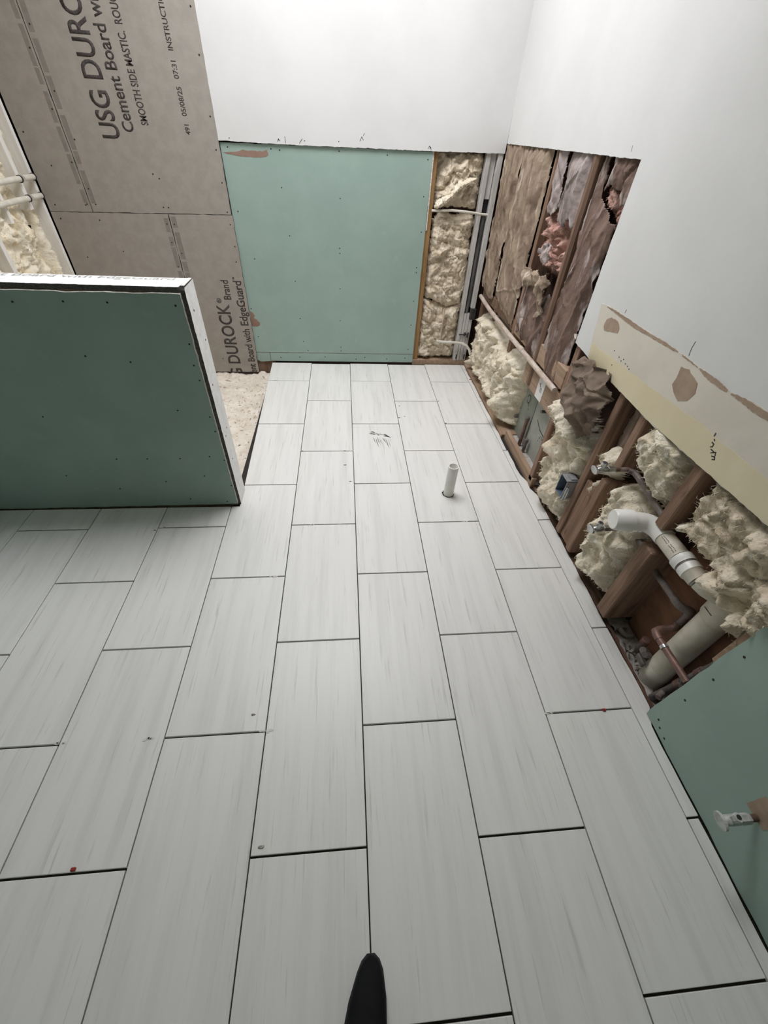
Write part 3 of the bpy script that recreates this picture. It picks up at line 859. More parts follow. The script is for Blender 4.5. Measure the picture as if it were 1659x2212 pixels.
# ---- studs
for (y0, y1, z0, z1, x0, mname, lb) in (
        (2.298, 2.334, .02, 1.42, .985, 'wood_vertical', None),
        (3.03, 3.074, .03, 1.42, .992, 'wood_dusty', None),
        (1.868, 1.912, .40, 1.42, .966, 'wood_dusty', 'dusty rounded stud between the torn paper bays'),
        (1.500, 1.540, .02, .80, .972, 'wood_vertical', None),
        (1.556, 1.596, .70, 1.42, 1.02, 'wood_vertical', None),
        (1.108, 1.146, .02, .80, .974, 'wood_vertical', None),
        (.985, 1.025, .02, .435, .974, 'wood_vertical', None),
        (.962, 1.002, .515, .80, .976, 'wood_vertical', None),
        (.664, .706, .500, .80, .972, 'wood_vertical', 'upper stump of the sawn stud above the white drain'),
        (.640, .700, .020, .415, .972, 'wood_vertical', 'lower stump of the sawn stud beside the pit')):
    MB().box((x0, y0, z0), (1.113, y1, z1), .004 if mname != 'wood_dusty' else .012).build('stud', mname, wall_right, label=lb)
MB().box((.985, 1.026, .02), (1.0, 1.107, .36), .002).build('filler_board', 'wood_vertical', wall_right)
# horizontal blocking
MB().box((.970, 1.541, .548), (1.01, 1.866, .640), .003).build('blocking', 'wood_run', wall_right, label='upper horizontal blocking board')
MB().box((.978, 1.541, .392), (1.01, 1.99, .522), .003).build('blocking', 'wood_run', wall_right, label='lower horizontal blocking board with the white tag')
MB().box((.985, 1.914, .540), (1.02, 2.297, .615), .003).build('blocking', 'wood_run', wall_right)
MB().box((.990, 2.336, .535), (1.02, 3.05, .60), .003).build('blocking', 'wood_dusty', wall_right)
MB().box((.986, 2.70, .40), (1.0, 2.735, .56), .003).build('stud', 'wood_dusty', wall_right)
# plates along the floor
MB().box((.972, 1.49, -.012), (1.000, 1.985, .052), .003).build('bottom_plate', 'wood_run', wall_right, label='brown board standing along the floor in front of the grey panels')
mb = MB()
Pq = rag_line([(.990, .27), (.990, 1.5)], .002, .02, 90) + rag_line([(1.022, 1.5), (1.018, .75), (1.004, .68), (1.003, .27)], .002, .02, 91)
mb.prism(Pq, FZ(-.03), 0, .030)
mb.build('bottom_plate', 'wood_dark', wall_right, label='dark rotten plate along the edge of the tiles')
MB().box((1.021, .70, -.03), (1.113, 1.5, .018), .002).build('bottom_plate', 'wood_dark', wall_right)
MB().box((.953, 1.99, -.03), (1.113, 3.08, .016), .002).build('bottom_plate', 'wood_run', wall_right)
# plywood at the back of the pit and concrete in the pit
MB().box((1.098, .314, -.02), (1.1145, .64, .50)).build('plywood_panel', 'plywood', wall_right, label='orange-brown plywood at the back of the pipe pit')
poly = [(1.0, .10), (1.113, .10), (1.113, .655), (1.0, .655)]
U, V = grid(poly, .008, 0)
H = .004 * fbm(U * 30, V * 30, 3, 3) + .014 * sm((.5 - np.abs(V - .42) * 3)) * np.maximum(0, fbm(U * 25, V * 25, 8, 3)) + .006 * billow(U * 40, V * 40, 4, 2)
mb = MB(); hf_mesh(mb, U, V, H, np.ones(U.shape, bool), FZ(-.03)); mb.box((.95, .10, -.14), (1.113, .70, -.036))
mb.build('pit_concrete', 'concrete', wall_right, smooth=True)
# grey panels in the third bay
MB().box((1.055, 1.868, .0), (1.07, 2.085, .39), .001).build('back_panel', 'green_panel', wall_right, label='greenish grey panel with a black scribble')
MB().box((1.050, 2.060, .10), (1.056, 2.098, .39), .001).build('panel_edge', 'paper_white', wall_right)
MB().box((1.055, 1.545, .0), (1.07, 1.862, .39), .001).build('back_panel', 'grey_panel', wall_right, label='pale grey panel behind the copper stubs')
MB().box((1.0, 1.545, -.01), (1.07, 1.985, .012)).build('bay_floor', 'concrete', wall_right)
strokes('marker_scribble', [[(2.0, .275), (1.985, .295), (1.965, .295), (1.955, .275), (1.965, .25), (1.985, .245), (1.995, .255)], [(1.968, .252), (1.955, .238)], [(1.952, .222), (1.948, .214)]], FR(1.055), .0055, 'pencil', wall_right)
strokes('marker_scribble', [[(1.71, .18), (1.712, .165)], [(1.69, .19), (1.685, .175), (1.675, .178)], [(1.72, .15), (1.722, .143)]], FR(1.055), .004, 'pencil', wall_right)
strokes('panel_seam', [[(1.80, .235), (1.74, .205), (1.60, .19)]], FR(1.055), .006, 'pencil', wall_right)
MB().box((1.045, 1.546, .02), (1.056, 1.565, .30)).build('panel_edge', 'paper_white', wall_right)
for (y, z1, rd, mm, lb) in ((1.872, .20, .011, 'copper_dull', 'taller dark copper stub in front of the grey panels'), (1.80, .095, .010, 'copper_grey', 'shorter capped copper stub in front of the grey panels')):
    ps = empty('pipe_stub', (1.03, y, .01), lb, 'pipe')
    MB().sweep([(1.03, y, .01), (1.03, y, z1)], rd, n=12).build('pipe', mm, ps, smooth=True)
    MB().sweep([(1.03, y, z1 - .012), (1.03, y, z1 + .008), (1.03, y, z1 + .011)], [rd * 1.3, rd * 1.3, rd], n=12).build('cap', 'copper_grey', ps, smooth=True)
MB().sweep([(1.056, 1.742, .32), (1.025, 1.738, .322)], .009, n=8).build('bolt', 'galvanised', wall_right)
MB().sweep([(1.056, 2.05, .115), (1.03, 2.045, .115)], .010, n=8).build('bolt', 'galvanised', wall_right)
tg = MB().box((.9755, 1.695, .398), (.978, 1.775, .515)).build('paper_tag', 'paper_white', label='white paper tag with black scribble on the lower blocking board', cat='tag')
strokes('marker_scribble', [[(1.757, .478), (1.738, .468)], [(1.745, .485), (1.742, .462)], [(1.735, .46), (1.72, .452)], [(1.728, .466), (1.722, .448), (1.716, .442)], [(1.738, .452), (1.73, .44)]], FR(.9755), .0035, 'pencil', tg)

# ---- conduit along the blocking
cn = empty('conduit', (.958, 2.3, .52), 'long whitish pipe running along the blocking boards to the back corner', 'pipe')
MB().sweep([(.965, 3.02, .545), (.962, 2.75, .532), (.958, 2.3, .531), (.956, 1.9, .534), (.956, 1.56, .536)], .0135, n=12).build('pipe', 'conduit', cn, smooth=True)
MB().sweep([(.9575, 2.08, .5325), (.957, 2.03, .533)], .0158, n=12).build('coupling', 'conduit', cn, smooth=True)

# ---- insulation of the right wall
fluff('insulation_batt', [(3.02, .03), (3.03, .44), (2.9, .455), (2.72, .50), (2.6, .50), (2.4, .47), (2.3, .45), (2.26, .2), (2.28, .03)], RW, .165, 'cream fibreglass heaped in the back right corner under the long pipe', 41, amp=.07, freq=8, folds=.03, m='insulation', group='fibreglass in the right wall')
fluff('insulation_batt', [(2.50, .34), (2.44, .47), (2.30, .46), (2.15, .475), (2.02, .44), (1.99, .40), (2.04, .20), (2.03, .05), (2.08, .02), (2.22, .03), (2.36, .12), (2.42, .25)], RW, .195, 'bulging bright fibreglass fold spilling onto the tile edge before the grey panels', 42, amp=.06, freq=7, folds=.03, edge=.06, m='insulation', group='fibreglass in the right wall')
fluff('insulation_batt', [(1.46, .02), (1.495, .10), (1.49, .24), (1.535, .42), (1.53, .525), (1.44, .555), (1.33, .50), (1.20, .475), (1.15, .46), (1.148, .04), (1.25, .01)], RW, .165, 'big cream batt behind the electrical box', 43, dents=((1.13, 1.222, .205, .322, .118),), amp=.05, freq=8, folds=.02, m='insulation', group='fibreglass in the right wall')
fluff('insulation_batt', [(1.54, .43), (1.53, .535), (1.43, .565), (1.32, .51), (1.19, .485), (1.16, .42), (1.24, .385), (1.34, .40), (1.44, .41)], RW, .200, 'bright fold of fibreglass hanging over the big batt under the crumpled paper', 44, amp=.05, freq=9, folds=.03, m='insulation', group='fibreglass in the right wall')
fluff('insulation_tuft', [(1.495, .55), (1.49, .68), (1.44, .70), (1.43, .60), (1.44, .54)], RW, .150, 'small upright tuft of fibreglass left of the crumpled paper', 45, amp=.04, freq=14, m='insulation_muted', edge=.03, group='fibreglass in the right wall')
fluff('insulation_tuft', [(1.10, .42), (1.10, .55), (1.06, .575), (.99, .57), (.975, .50), (1.0, .43), (1.06, .40)], RW, .165, 'tuft of fibreglass behind the upper valve', 46, amp=.05, freq=14, edge=.035, group='fibreglass in the right wall')
fluff('insulation_tuft', [(1.10, .39), (1.05, .40), (1.03, .34), (1.035, .29), (1.06, .28), (1.09, .33)], RW, .158, 'ragged tuft of fibreglass between the two short studs', 47, amp=.04, freq=16, edge=.025, fibres=.7, group='fibreglass in the right wall')
fluff('insulation_batt', [(.955, .60), (.962, .77), (.715, .77), (.712, .56), (.76, .50), (.84, .53), (.92, .56)], RW, .160, 'cream batt below the yellow band beside the sawn stud', 48, amp=.05, freq=9, folds=.03, group='fibreglass in the right wall')
fluff('insulation_batt', [(.975, .09), (.97, .44), (.93, .50), (.86, .505), (.80, .47), (.73, .44), (.712, .40), (.712, .04), (.80, .02), (.92, .03)], RW, .168, 'cream batt around the lower valve and the white drain cap', 49, amp=.05, freq=9, folds=.02, group='fibreglass in the right wall')
fluff('insulation_batt', [(.66, .52), (.66, .78), (.20, .78), (.20, .50), (.318, .47), (.36, .455), (.45, .50), (.55, .515)], RW, .150, 'large torn cream batt beside the sawn stud at the right picture edge', 50, amp=.06, freq=9, folds=.03, m='insulation_muted', group='fibreglass in the right wall')
fluff('insulation_tuft', [(.515, .51), (.485, .482), (.45, .478), (.40, .482), (.35, .475), (.29, .42), (.25, .45), (.30, .53), (.40, .57), (.48, .56)], RW, .178, 'torn fibreglass hanging over the top of the drain stack', 51, amp=.06, freq=13, m='insulation_muted', edge=.03, group='fibreglass in the right wall')
fluff('insulation_tuft', [(.655, .54), (.65, .59), (.60, .60), (.585, .55), (.61, .525)], RW, .175, 'small curled tuft of fibreglass right of the sawn stud', 52, amp=.03, freq=18, edge=.025, fibres=.7, group='fibreglass in the right wall')

# ---- paper facings
KP = FR(.985)
sheet('kraft_paper', [(2.80, .58), (2.78, 1.0), (2.76, 1.40), (3.085, 1.40), (3.085, 1.0), (3.08, .60), (2.9, .57)], FR(.978), 'narrow wrinkled tan kraft paper strip in the back right corner', 61, m='kraft_tan', creases=9, wr=.012, rag=.004, group='kraft paper facings')
kp = sheet('kraft_paper', [(2.355, .55), (2.352, .80), (2.36, 1.40), (2.79, 1.40), (2.79, .90), (2.77, .62), (2.62, .58), (2.45, .56)], KP, 'wide wrinkled tan kraft paper sheet left of the narrow dark stud', 62, m='kraft_tan', creases=11, wr=.011, bulge=.03, group='kraft paper facings')
MB().prism([(2.885, .90), (2.915, .90), (2.912, .955), (2.882, .955)], FR(.985), 0, .001).build('red_stamp', 'red_print', label='faded red stamp print on the narrow tan paper strip', cat='print')
sheet('kraft_flap', [(2.285, 1.14), (2.20, 1.125), (2.16, 1.20), (2.19, 1.40), (2.30, 1.40), (2.30, 1.25), (2.27, 1.22)], FR(.985), 'pale lilac torn paper flap at the top of the torn bay', 63, m='kraft_lilac', creases=5, wr=.010, bulge=.02, rag=.012, group='kraft paper facings')
sheet('kraft_flap', [(2.17, 1.21), (2.13, 1.12), (2.05, 1.10), (2.02, 1.14), (1.95, 1.10), (1.92, 1.16), (1.92, 1.40), (2.17, 1.40)], FR(.99), 'grey dusty torn paper flap beside the dusty stud', 64, m='kraft_lilac', creases=6, wr=.010, bulge=.02, rag=.010, group='kraft paper facings')
fluff('insulation_pink', [(2.285, .93), (2.29, 1.14), (2.20, 1.20), (2.06, 1.17), (1.95, 1.12), (1.93, 1.0), (2.0, .92), (2.10, .88), (2.2, .88)], RW, .118, 'torn pink fibreglass clump in the torn paper bay', 65, m='insulation_pink', amp=.07, freq=12, group='pink fibreglass')
sheet('kraft_scrap', [(2.16, .985), (2.12, 1.04), (2.03, 1.04), (1.99, .99), (2.04, .955), (2.10, .95)], FR(.975), 'pale folded paper scrap stuck in the pink fibreglass', 66, m='kraft_lilac', creases=5, vertical=False, wr=.014, crum=.02, rag=.008)
sheet('kraft_scrap', [(2.285, .84), (2.26, .90), (2.20, .915), (2.17, .90), (2.10, .925), (2.06, .90), (1.98, .94), (1.925, .90), (1.96, .86), (1.945, .76), (1.99, .70), (2.03, .80), (2.08, .845), (2.16, .83), (2.21, .80)], FR(.975), 'crumpled tan paper knot below the pink fibreglass', 67, m='kraft_tan', creases=9, vertical=False, wr=.014, crum=.018, rag=.004)
sheet('kraft_paper', [(2.297, .56), (2.298, .80), (2.24, .88), (2.12, .87), (2.02, .82), (1.97, .85), (1.915, .80), (1.913, .52), (2.05, .53), (2.2, .55)], FR(.988), 'brown dusty paper sheet at the bottom of the torn bay', 68, m='kraft_brown', creases=8, wr=.010, bulge=.025, group='kraft paper facings')
sheet('kraft_paper', [(1.862, .60), (1.862, 1.40), (1.80, 1.40), (1.78, 1.25), (1.70, 1.22), (1.60, 1.18), (1.60, .90), (1.60, .60), (1.565, .55), (1.60, .50), (1.7, .47), (1.80, .53)], FR(.988), 'brown dusty paper sheet right of the dusty stud', 69, m='kraft_brown', creases=9, wr=.010, bulge=.02, group='kraft paper facings')
sheet('kraft_flap', [(1.77, 1.27), (1.76, 1.40), (1.56, 1.40), (1.56, 1.24), (1.62, 1.22), (1.66, 1.27), (1.72, 1.29)], FR(.985), 'brown paper flap in the top right corner of the large cut-out', 70, m='kraft_brown', creases=5, wr=.010, rag=.014, group='kraft paper facings')
fluff('insulation_pink', [(1.80, 1.20), (1.79, 1.33), (1.70, 1.32), (1.62, 1.27), (1.58, 1.20), (1.60, 1.0), (1.565, .85), (1.60, .80), (1.635, 1.05), (1.68, 1.17)], RW, .112, 'dark pink fibreglass showing through the torn hole at the right', 71, m='insulation_pink', amp=.04, freq=14, group='pink fibreglass')
sheet('kraft_scrap', [(1.44, .54), (1.45, .72), (1.40, .775), (1.22, .775), (1.15, .72), (1.15, .56), (1.20, .50), (1.34, .50)], FR(.975), 'heavily crumpled brown paper under the cut drywall edge', 72, m='kraft_dark', creases=8, vertical=False, wr=.016, crum=.026, bulge=.045, rag=.006, res=.005)
sheet('kraft_scrap', [(1.10, .50), (1.105, .74), (1.015, .76), (1.008, .60), (1.03, .49), (1.07, .46)], FR(1.03), 'smooth brown paper sheet tucked between the two studs', 73, m='kraft_dark', creases=3, wr=.006, bulge=.02)

# ================================================================== PLUMBING
# --- white drain with capped elbow
dx, dz = 1.000, .470
dp = empty('drain_pipe', (dx, .60, dz - .04), 'white plastic drain with a capped elbow sticking out through the sawn stud', 'pipe')
MB().sweep([(.866, .753, dz), (.874, .752, dz), (.900, .748, dz), (.902, .7477, dz), (.928, .744, dz)], [.0315, .0365, .0370, .0382, .0382], n=28).build('cap', 'pvc', dp, smooth=True)
arc = [(.925, .744, dz), (.955, .739, dz)]
for i in range(1, 9):
    a = i / 8 * math.pi / 2
    arc.append((.958 + .042 * math.sin(a), .738 - .055 * (1 - math.cos(a)), dz))
arc.append((dx, .660, dz))
MB().sweep(arc, .0325, n=24).build('elbow', 'pvc', dp, smooth=True)
MB().sweep([(dx, .662, dz), (dx, .575, dz)], .0300, n=24).build('pipe', 'pvc_cream', dp, smooth=True)
MB().sweep([(dx, .577, dz), (dx, .573, dz)], .0312, n=24).build('seal_ring', 'black_gap', dp, smooth=True)
MB().sweep([(dx, .573, dz), (dx, .556, dz), (dx, .553, dz), (dx, .548, dz)], [.035, .035, .0335, .0335], n=24).build('coupling', 'pvc', dp, smooth=True)
MB().sweep([(dx, .548, dz), (dx, .540, dz)], .0312, n=24).build('seal_ring', 'galvanised', dp, smooth=True)
MB().sweep([(dx, .540, dz), (dx, .517, dz)], .0335, n=24).build('coupling', 'pvc', dp, smooth=True)
MB().sweep([(dx, .517, dz), (dx, .515, dz), (dx + .004, .492, dz - .002)], [.0335, .0300, .0300], n=24).build('coupling', 'pvc_cream', dp, smooth=True)
MB().sweep([(dx + .004, .493, dz - .002), (dx + .005, .484, dz - .002)], .0265, n=24).build('seal_ring', 'pvc_grey', dp, smooth=True)
MB().sweep([(dx + .005, .485, dz - .002), (dx + .012, .462, dz - .004), (dx + .03, .440, dz - .006), (dx + .06, .425, dz - .008)], .0285, n=24).build('branch', 'pvc_cream', dp, smooth=True)
mb = MB()
rr = random.Random(4)
for k in range(11):
    y0 = .652 - k * .0062
    if k in (5,): continue
    an = math.radians(205)
    for q in (0, 1):
        a2 = an + .25 + (q - .5) * rr.uniform(.18, .3)
        p = Vector((dx + .0302 * math.cos(a2), y0, dz - .0302 * math.sin(a2)))
        mb.sweep([p, p + Vector((0, -.0038, 0))], .0011, n=4)
mb.build('print_mark', 'pencil', dp)
strokes('mould_mark', [[(.735, dz + .012), (.722, dz + .014)]], FR(.93), .002, 'pencil', dp)

# --- soil stack
st = empty('soil_stack', (1.066, .415, -.03), 'thick cream vertical drain stack standing in the pit', 'pipe')
MB().sweep([(1.066, .415, -.03), (1.066, .415, .385)], .0415, n=28).build('pipe', 'pvc_cream', st, smooth=True)
MB().sweep([(1.066, .415, .375), (1.066, .415, .382), (1.066, .415, .45), (1.066, .415, .56)], [.0435, .047, .047, .044], n=28).build('hub', 'pvc_cream', st, smooth=True)
MB().sweep([(1.066, .415, .02), (1.066, .415, .055), (1.066, .415, .06)], [.0428, .0428, .0418], n=28).build('glue_band', 'old_paint', st, smooth=True)
strokes('mould_mark', [[(.435, .412), (.405, .412)]], FR(1.0195), .003, 'pencil', st)
# --- copper supply through the pit
cp = empty('copper_pipe', (1.03, .55, .2), 'tarnished copper pipe zigzagging past the drain stack', 'pipe')
rC = .0115
MB().sweep([(1.035, .73, .318), (1.035, .505, .318)], rC, n=12).build('pipe', 'copper_grey', cp, smooth=True)
MB().sweep([(1.035, .525, .318), (1.035, .505, .318), (1.042, .490, .318), (1.058, .484, .315), (1.072, .484, .307), (1.075, .484, .285)], rC * 1.2, n=12).build('elbow', 'copper_grey', cp, smooth=True)
MB().sweep([(1.075, .484, .287), (1.075, .484, .225)], rC, n=12).build('pipe', 'copper_grey', cp, smooth=True)
MB().sweep([(1.075, .484, .235), (1.074, .484, .212), (1.06, .484, .202), (1.02, .483, .200), (1.004, .478, .200), (.999, .462, .200), (.999, .448, .200)], rC * 1.15, n=12).build('elbow', 'copper_dull', cp, smooth=True)
MB().sweep([(.999, .450, .200), (.999, .30, .205)], rC, n=12).build('pipe', 'copper_dull', cp, smooth=True)
MB().sweep([(.999, .425, .201), (.999, .415, .201)], rC * 1.18, n=12).build('solder_ring', 'chrome', cp, smooth=True)
# --- short capped copper stub
sb = empty('pipe_stub', (1.062, .515, -.03), 'short capped pipe stub standing in the pit behind the debris', 'pipe')
MB().sweep([(1.062, .515, -.03), (1.058, .513, .052)], .011, n=12).build('pipe', 'copper_grey', sb, smooth=True)
MB().sweep([(1.058, .513, .048), (1.057, .513, .075), (1.0565, .513, .079)], [.0155, .0155, .012], n=14).build('cap', 'copper_dull', sb, smooth=True)
# --- grey plastic tee lying in the pit
te = empty('pipe_tee', (1.03, .625, -.03), 'small grey plastic tee lying at the front of the pit', 'pipe')
MB().sweep([(1.012, .612, -.006), (1.04, .618, -.004), (1.07, .618, -.004)], [.0135, .012, .011], n=12).build('barrel', 'pvc_grey', te, smooth=True)
MB().sweep([(1.0115, .6119, -.006), (1.0145, .6125, -.0059)], .0105, n=12).build('bore_shade', 'black_gap', te)  # black disc painting the shade inside the barrel's open end
MB().sweep([(1.04, .614, -.006), (1.045, .593, -.010), (1.058, .580, -.012), (1.078, .580, -.012)], .0105, n=12).build('branch', 'pvc_grey', te, smooth=True)
# --- grey vertical pipes between stack and green board
gp = empty('steel_pipe', (1.07, .345, -.03), 'dark grey vertical pipe with couplings behind the drain stack', 'pipe')
g0, g1 = Vector((1.030, .345, -.025)), Vector((1.060, .300, .42))
MB().sweep([g0, g1], .0115, n=12).build('pipe', 'galvanised', gp, smooth=True)
for t in (.30, .52, .72):
    MB().sweep([g0.lerp(g1, t), g0.lerp(g1, t + .07)], .0150, n=12).build('coupling', 'copper_dull', gp, smooth=True)
for t in (.16, .42):
    p = g0.lerp(g1, t)
    MB().sweep([p, p + Vector((-.035, -.02, .0))], .010, n=10).build('branch', 'copper_grey', gp, smooth=True)
# --- clamp at the stack
cl = empty('pipe_clamp', (1.03, .46, .03), 'grey pipe clamp fitted to the side of the drain stack', 'pipe fitting')
MB().sweep([(1.045, .472, .055), (1.02, .475, .075)], .012, n=10).build('barrel', 'galvanised', cl, smooth=True)
MB().sweep([(1.035, .455, .07), (1.008, .452, .085)], .011, n=10).build('barrel', 'galvanised', cl, smooth=True)
MB().box((1.01, .43, .03), (1.02, .475, .055), .003).build('strap', 'galvanised', cl)


def valve(loc, label, L, rot=0.0, dust=False, up=True):
    """quarter-turn stop valve on a stub along -x: stub, body, outlet, oval handle"""
    x, y, z = loc
    e = empty('shutoff_valve', loc, label, 'valve', 'shut-off valves on the right wall')
    ch = 'chrome' if not dust else 'dusty_chrome'
    MB().sweep([(x + .11, y, z), (x + .03, y, z)], .0085, n=12).build('stub_pipe', 'copper_dull', e, smooth=True)
    MB().sweep([(x + .055, y, z), (x + .03, y, z), (x + .028, y, z)], [.0125, .0125, .0105], n=6).build('compression_nut', ch, e)
    bd = MB().sweep([(x + .032, y, z), (x + .024, y, z), (x - .005, y, z), (x - .012, y, z)], [.009, .0125, .0125, .008], n=14).build('body', ch, e, smooth=True)
    s = 1 if up else -1
    MB().sweep([(x + .006, y, z), (x + .006, y, z + .020 * s), (x + .006, y, z + .021 * s), (x + .006, y, z + .032 * s)], [.009, .009, .0105, .0105], n=6).build('outlet', ch, bd)
    MB().sweep([(x + .006, y, z + .0322 * s), (x + .006, y, z + .0324 * s)], .006, n=10).build('bore_shade', 'black_gap', bd)  # black disc painting the shade inside the outlet
    vs = MB()
    pts = []
    for k in range(18):
        a = 2 * math.pi * k / 18
        pts.append((.0135 * math.cos(a), .021 * math.sin(a)))
    vs.prism(pts, lambda u, v, d: (x - .016 - d, y + v, z + u), 0, .007)
    hd = vs.build('handle', ch, e)
    MB().sweep([(x - .010, y, z), (x - .017, y, z)], .006, n=10).build('stem', ch, hd)
    return e


v1 = valve((.880, .938, .540), 'chrome shut-off valve on the upper copper stub between two short studs', .1)
MB().sweep([(.985, .930, .540), (1.0, .922, .540), (1.004, .900, .538), (1.004, .710, .515)], .0105, n=12).build('supply_pipe', 'copper_grey', v1, smooth=True)
v2 = valve((.880, .812, .362), 'chrome shut-off valve below the white drain cap', .1)
MB().sweep([(.985, .806, .366), (1.004, .80, .368), (1.01, .78, .368), (1.012, .71, .36)], .0105, n=12).build('supply_pipe', 'copper_grey', v2, smooth=True)
v3 = valve((.885, -.036, .205), 'dusty shut-off valve on the stub sticking out of the green board', .1, dust=True)

# --- electrical box
eb = empty('electrical_box', (.96, 1.19, .21), 'open blue-grey plastic electrical box nailed to a stud', 'electrical box')
x0, x1, y0, y1, z0, z1, t = .932, .992, 1.148, 1.212, .215, .310, .0035
MB().box((x0, y0, z0), (x1, y0 + t, z1), .0006).build('side', 'box_grey', eb)
MB().box((x0, y1 - t, z0), (x1, y1, z1), .0006).build('side', 'box_blue', eb)
MB().box((x0, y0, z1 - t), (x1, y1, z1), .0006).build('side', 'box_grey', eb)
MB().box((x0, y0, z0), (x1, y1, z0 + t), .0006).build('side', 'box_blue', eb)
MB().box((x1 - t, y0, z0), (x1, y1, z1), .0006).build('back', 'box_blue', eb)
MB().box((x0 + .004, y0 - .012, z0 - .004), (x0 + .010, y0, z1 - .03), .001).build('flange', 'box_grey', eb)
mb = MB()
pts = [(x0 + .012, y0 - .004 - .010 * math.sin(a), z0 + .032 + .028 * math.cos(a)) for a in np.linspace(0, math.pi, 10)]
mb.sweep(pts, .003, n=6)
mb.build('cable_loop', 'paper_white', eb, smooth=True)
MB().box((x0 + .02, y0 + .01, z1), (x0 + .05, y0 + .05, z1 + .006), .001).build('tab', 'box_grey', eb)

# --- white pipe stub standing in the floor
fp = empty('floor_pipe', (.500, 1.436, 0), 'short white plastic pipe standing upright through a hole in the tile floor', 'pipe')
n = 28
mb = MB()
ro, ri, h = .0265, .0215, .185
vs = []
for z, r_ in ((-.01, ro), (h - .001, ro), (h, ro - .001), (h, ri + .0006), (h - .001, ri), (.004, ri)):
    for k in range(n):
        a = 2 * math.pi * k / n
        vs.append((.500 + r_ * math.cos(a), 1.436 + r_ * math.sin(a), z))
fs = []
for i in range(5):
    for k in range(n):
        fs.append((i * n + k, i * n + (k + 1) % n, (i + 1) * n + (k + 1) % n, (i + 1) * n + k))
fs.append(tuple(5 * n + k for k in range(n)))
mb.add(vs, fs).build('pipe', 'pvc', fp, smooth=True)
rr = random.Random(2)
mb = MB()
pts = []
for k in range(30):
    a = 2 * math.pi * k / 30
    q = .037 + rr.uniform(-.003, .003)
    pts.append((.498 + q * math.cos(a), 1.437 + q * math.sin(a)))
mb.prism(pts, FZ(0), .0001, .0008)
mb.build('hole_edge', 'thinset', fp)
mb = MB()
pts = []
for k in range(30):
    a = 2 * math.pi * k / 30
    q = .0315 + rr.uniform(-.003, .0015)
    pts.append((.4985 + q * math.cos(a), 1.437 + q * math.sin(a)))
mb.prism(pts, FZ(0), .0008, .0014)
mb.build('hole_shade', 'grout', fp)  # flat dark disc painting the shade in the hole round the pipe

# ================================================================== SMALL THINGS ON THE FLOOR
# grey scuff smear, print of dirt on one tile
rr = random.Random(21)
mb = MB()
for k in range(16):
    u = rr.uniform(.10, .215); v = 2.035 - (u - .1) * .35 + rr.uniform(-.012, .02)
    L = rr.uniform(.02, .06); wd = rr.uniform(.003, .010)
    du = L * rr.uniform(.6, 1)
    mb.prism([(u, v), (u + du * .5, v - wd * .6), (u + du, v - du * .35), (u + du * .5, v + wd)], FZ(0), .0001, .0004)
for k in range(10):
    u = .13 + k * .011 + rr.uniform(-.003, .003); v = 1.985 + rr.uniform(-.015, .01)
    wd = rr.uniform(.003, .008); L = rr.uniform(.05, .12)
    mb.prism([(u, v), (u + wd, v - L * .3), (u + wd * 1.4 + .006, v - L), (u + wd * .2 + .004, v - L * .6)], FZ(0), .0001, .0004)
mb.build('scuff_mark', 'scuff', floor, label='grey dirt scuff on a tile left of the standing pipe')
for i, (x, y, lb) in enumerate(((-.745, .008, 'small red plastic chip in a tile joint at the lower left'), (.82, .305, 'small red plastic chip in a tile joint near the right wall'), (.94, 2.80, 'small rust-red chip in the back right corner'))):
    MB().box((x - .006, y - .004, .000), (x + .006, y + .004, .006), .0015).build('plastic_chip', 'red_plastic', label=lb, cat='debris')
# crumbs of thinset bridging the joints
mb = MB()
rr = random.Random(31)
spots = [(-.35, .92 - .613 * .0), (-.31, .306), (-.20, 1.226), (-.08, 1.226), (.55, 1.226), (.62, .306), (.76, 1.533), (-.9, 1.226), (-.66, .306), (-.02, 1.839), (.2, 2.145), (.62, 2.452), (-.5, 2.145), (-.92, .31), (-.56, 2.76), (.02, 2.76)]
for x, y in spots:
    for k in range(4):
        a, b = x + rr.uniform(-.02, .02), y + rr.uniform(-.003, .003)
        s = rr.uniform(.003, .009)
        mb.prism([(a + s * math.cos(t) * rr.uniform(.6, 1.2), b + s * .5 * math.sin(t)) for t in np.linspace(0, 5.5, 7)], FZ(0), -.004, .0012)
mb.build('mortar_crumbs', 'thinset', floor, kind='stuff')
mb = MB()
rr = random.Random(32)
for x, y in ((.335, 2.38), (.315, 2.22), (.355, 2.235), (.62, 2.15), (-.05, 1.84), (-.30, 1.84), (-.355, .36), (-.02, 1.55), (-.05, 1.70), (-.28, .02), (-.93, 1.21)):
    s = rr.uniform(.004, .010)
    mb.prism([(x + s * math.cos(t) * rr.uniform(.7, 1.4), y + s * .4 * math.sin(t)) for t in np.linspace(0, 5.5, 7)], FZ(0), 0, .0025)
mb.build('grit_specks', 'debris', floor, kind='stuff')
# rubble in the pit
mb = MB()
rr = random.Random(33)
for k in range(90):
    x, y = rr.uniform(1.018, 1.06), rr.gauss(.47, .045)
    if k > 60: x, y = rr.uniform(1.03, 1.09), rr.uniform(.30, .37)
    s = rr.uniform(.004, .012)
    c0 = Vector((x, y, -.024 + rr.uniform(0, .012)))
    vs = [c0 + Vector((rr.uniform(-1, 1), rr.uniform(-1, 1), rr.uniform(-.5, .7))) * s for _ in range(4)]
    mb.add(vs, [(0, 1, 2), (0, 2, 3), (0, 3, 1), (1, 3, 2)])
mb.build('pit_rubble', 'debris', label='loose mortar rubble and chips at the foot of the drain stack', cat='rubble', kind='stuff')
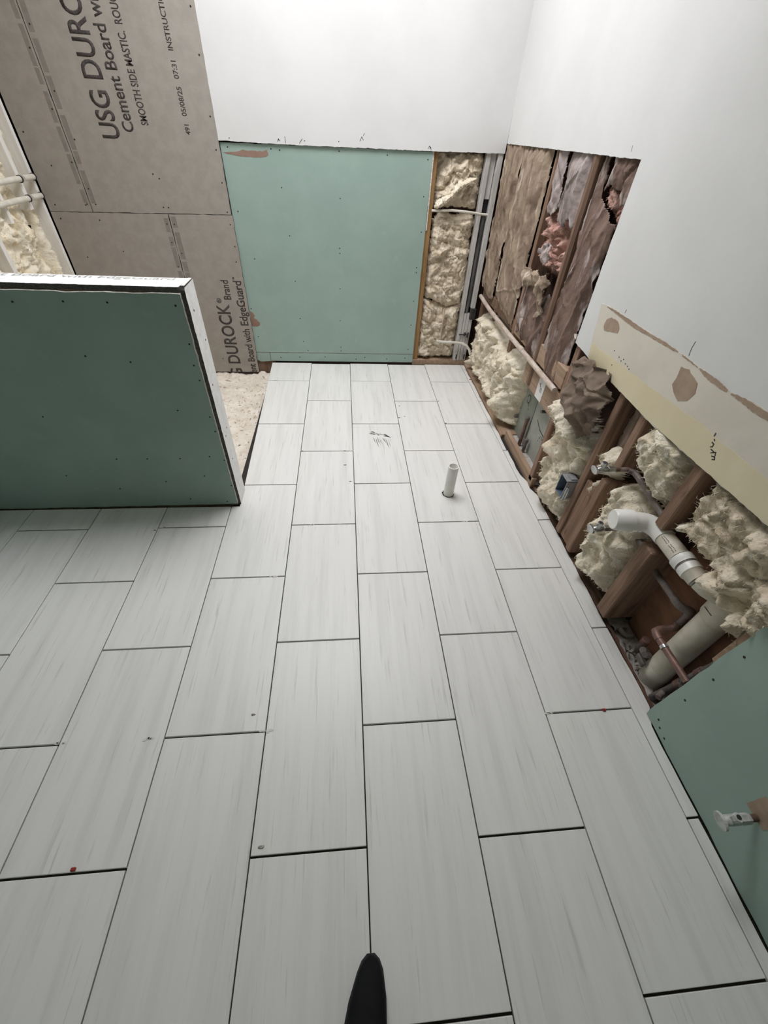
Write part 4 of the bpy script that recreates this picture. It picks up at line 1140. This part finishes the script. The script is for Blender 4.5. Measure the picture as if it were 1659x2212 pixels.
# rubble on the mortar bed
mb = MB()
for k in range(60):
    x, y = rr.uniform(-.80, -.63), rr.gauss(2.35, .3)
    s = rr.uniform(.004, .014)
    c0 = Vector((x, min(y, 3.0), -.088))
    vs = [c0 + Vector((rr.uniform(-1, 1), rr.uniform(-1, 1), rr.uniform(-.3, .8))) * s for _ in range(4)]
    mb.add(vs, [(0, 1, 2), (0, 2, 3), (0, 3, 1), (1, 3, 2)])
mb.build('mortar_rubble', 'mortar_bed', label='loose tan mortar crumbs on the shower bed beside the tile edge', cat='rubble', kind='stuff')

# ================================================================== SHOE
sh = empty('shoe', (-.02, -.33, 0), 'black shoe with a pointed toe at the bottom of the picture', 'shoe')


def loft(secs, n=28):
    """secs: (y, centre x, half width, z0, z1, flatness)"""
    vs, fs = [], []
    for (y, cx, hw_, z0, z1, p) in secs:
        for k in range(n):
            a = 2 * math.pi * k / n
            ce, se = math.cos(a), math.sin(a)
            vs.append((cx + hw_ * math.copysign(abs(ce) ** p, ce), y, (z0 + z1) / 2 + (z1 - z0) / 2 * math.copysign(abs(se) ** p, se)))
    for i in range(len(secs) - 1):
        for k in range(n):
            fs.append((i * n + k, i * n + (k + 1) % n, (i + 1) * n + (k + 1) % n, (i + 1) * n + k))
    fs.append(tuple(range(n))); fs.append(tuple(range((len(secs) - 1) * n, len(secs) * n)))
    return vs, fs


sec = [(-.196, .000, .006, .014, .026, .8), (-.203, -.001, .016, .012, .034, .8), (-.215, -.003, .024, .012, .042, .75), (-.235, -.006, .032, .012, .052, .75), (-.262, -.011, .039, .012, .062, .75), (-.295, -.017, .0445, .012, .072, .75), (-.33, -.022, .045, .012, .082, .75), (-.37, -.026, .040, .012, .092, .78), (-.41, -.028, .036, .012, .100, .8), (-.45, -.029, .036, .012, .104, .8), (-.475, -.029, .030, .012, .102, .8), (-.487, -.029, .018, .014, .096, .85)]
MB().add(*loft(sec)).build('upper', 'shoe_black', sh, smooth=True)
sec = [(-.193, .000, .009, 0, .014, .35), (-.203, -.001, .021, 0, .014, .35), (-.22, -.003, .030, 0, .014, .35), (-.262, -.011, .042, 0, .014, .35), (-.30, -.018, .047, 0, .014, .35), (-.36, -.025, .042, 0, .014, .35), (-.42, -.029, .037, 0, .014, .35), (-.47, -.029, .036, 0, .014, .35), (-.49, -.029, .020, 0, .014, .35)]
MB().add(*loft(sec)).build('sole', 'shoe_sole', sh, smooth=True)
mb = MB()
for k in range(5):
    y = -.325 - k * .017
    z = .083 + k * .005
    mb.sweep([(-.045, y, z - .008), (-.030, y - .003, z), (-.015, y - .003, z + .001), (.0, y, z - .009)], .0024, n=6)
mb.build('laces', 'shoe_black', sh, smooth=True)
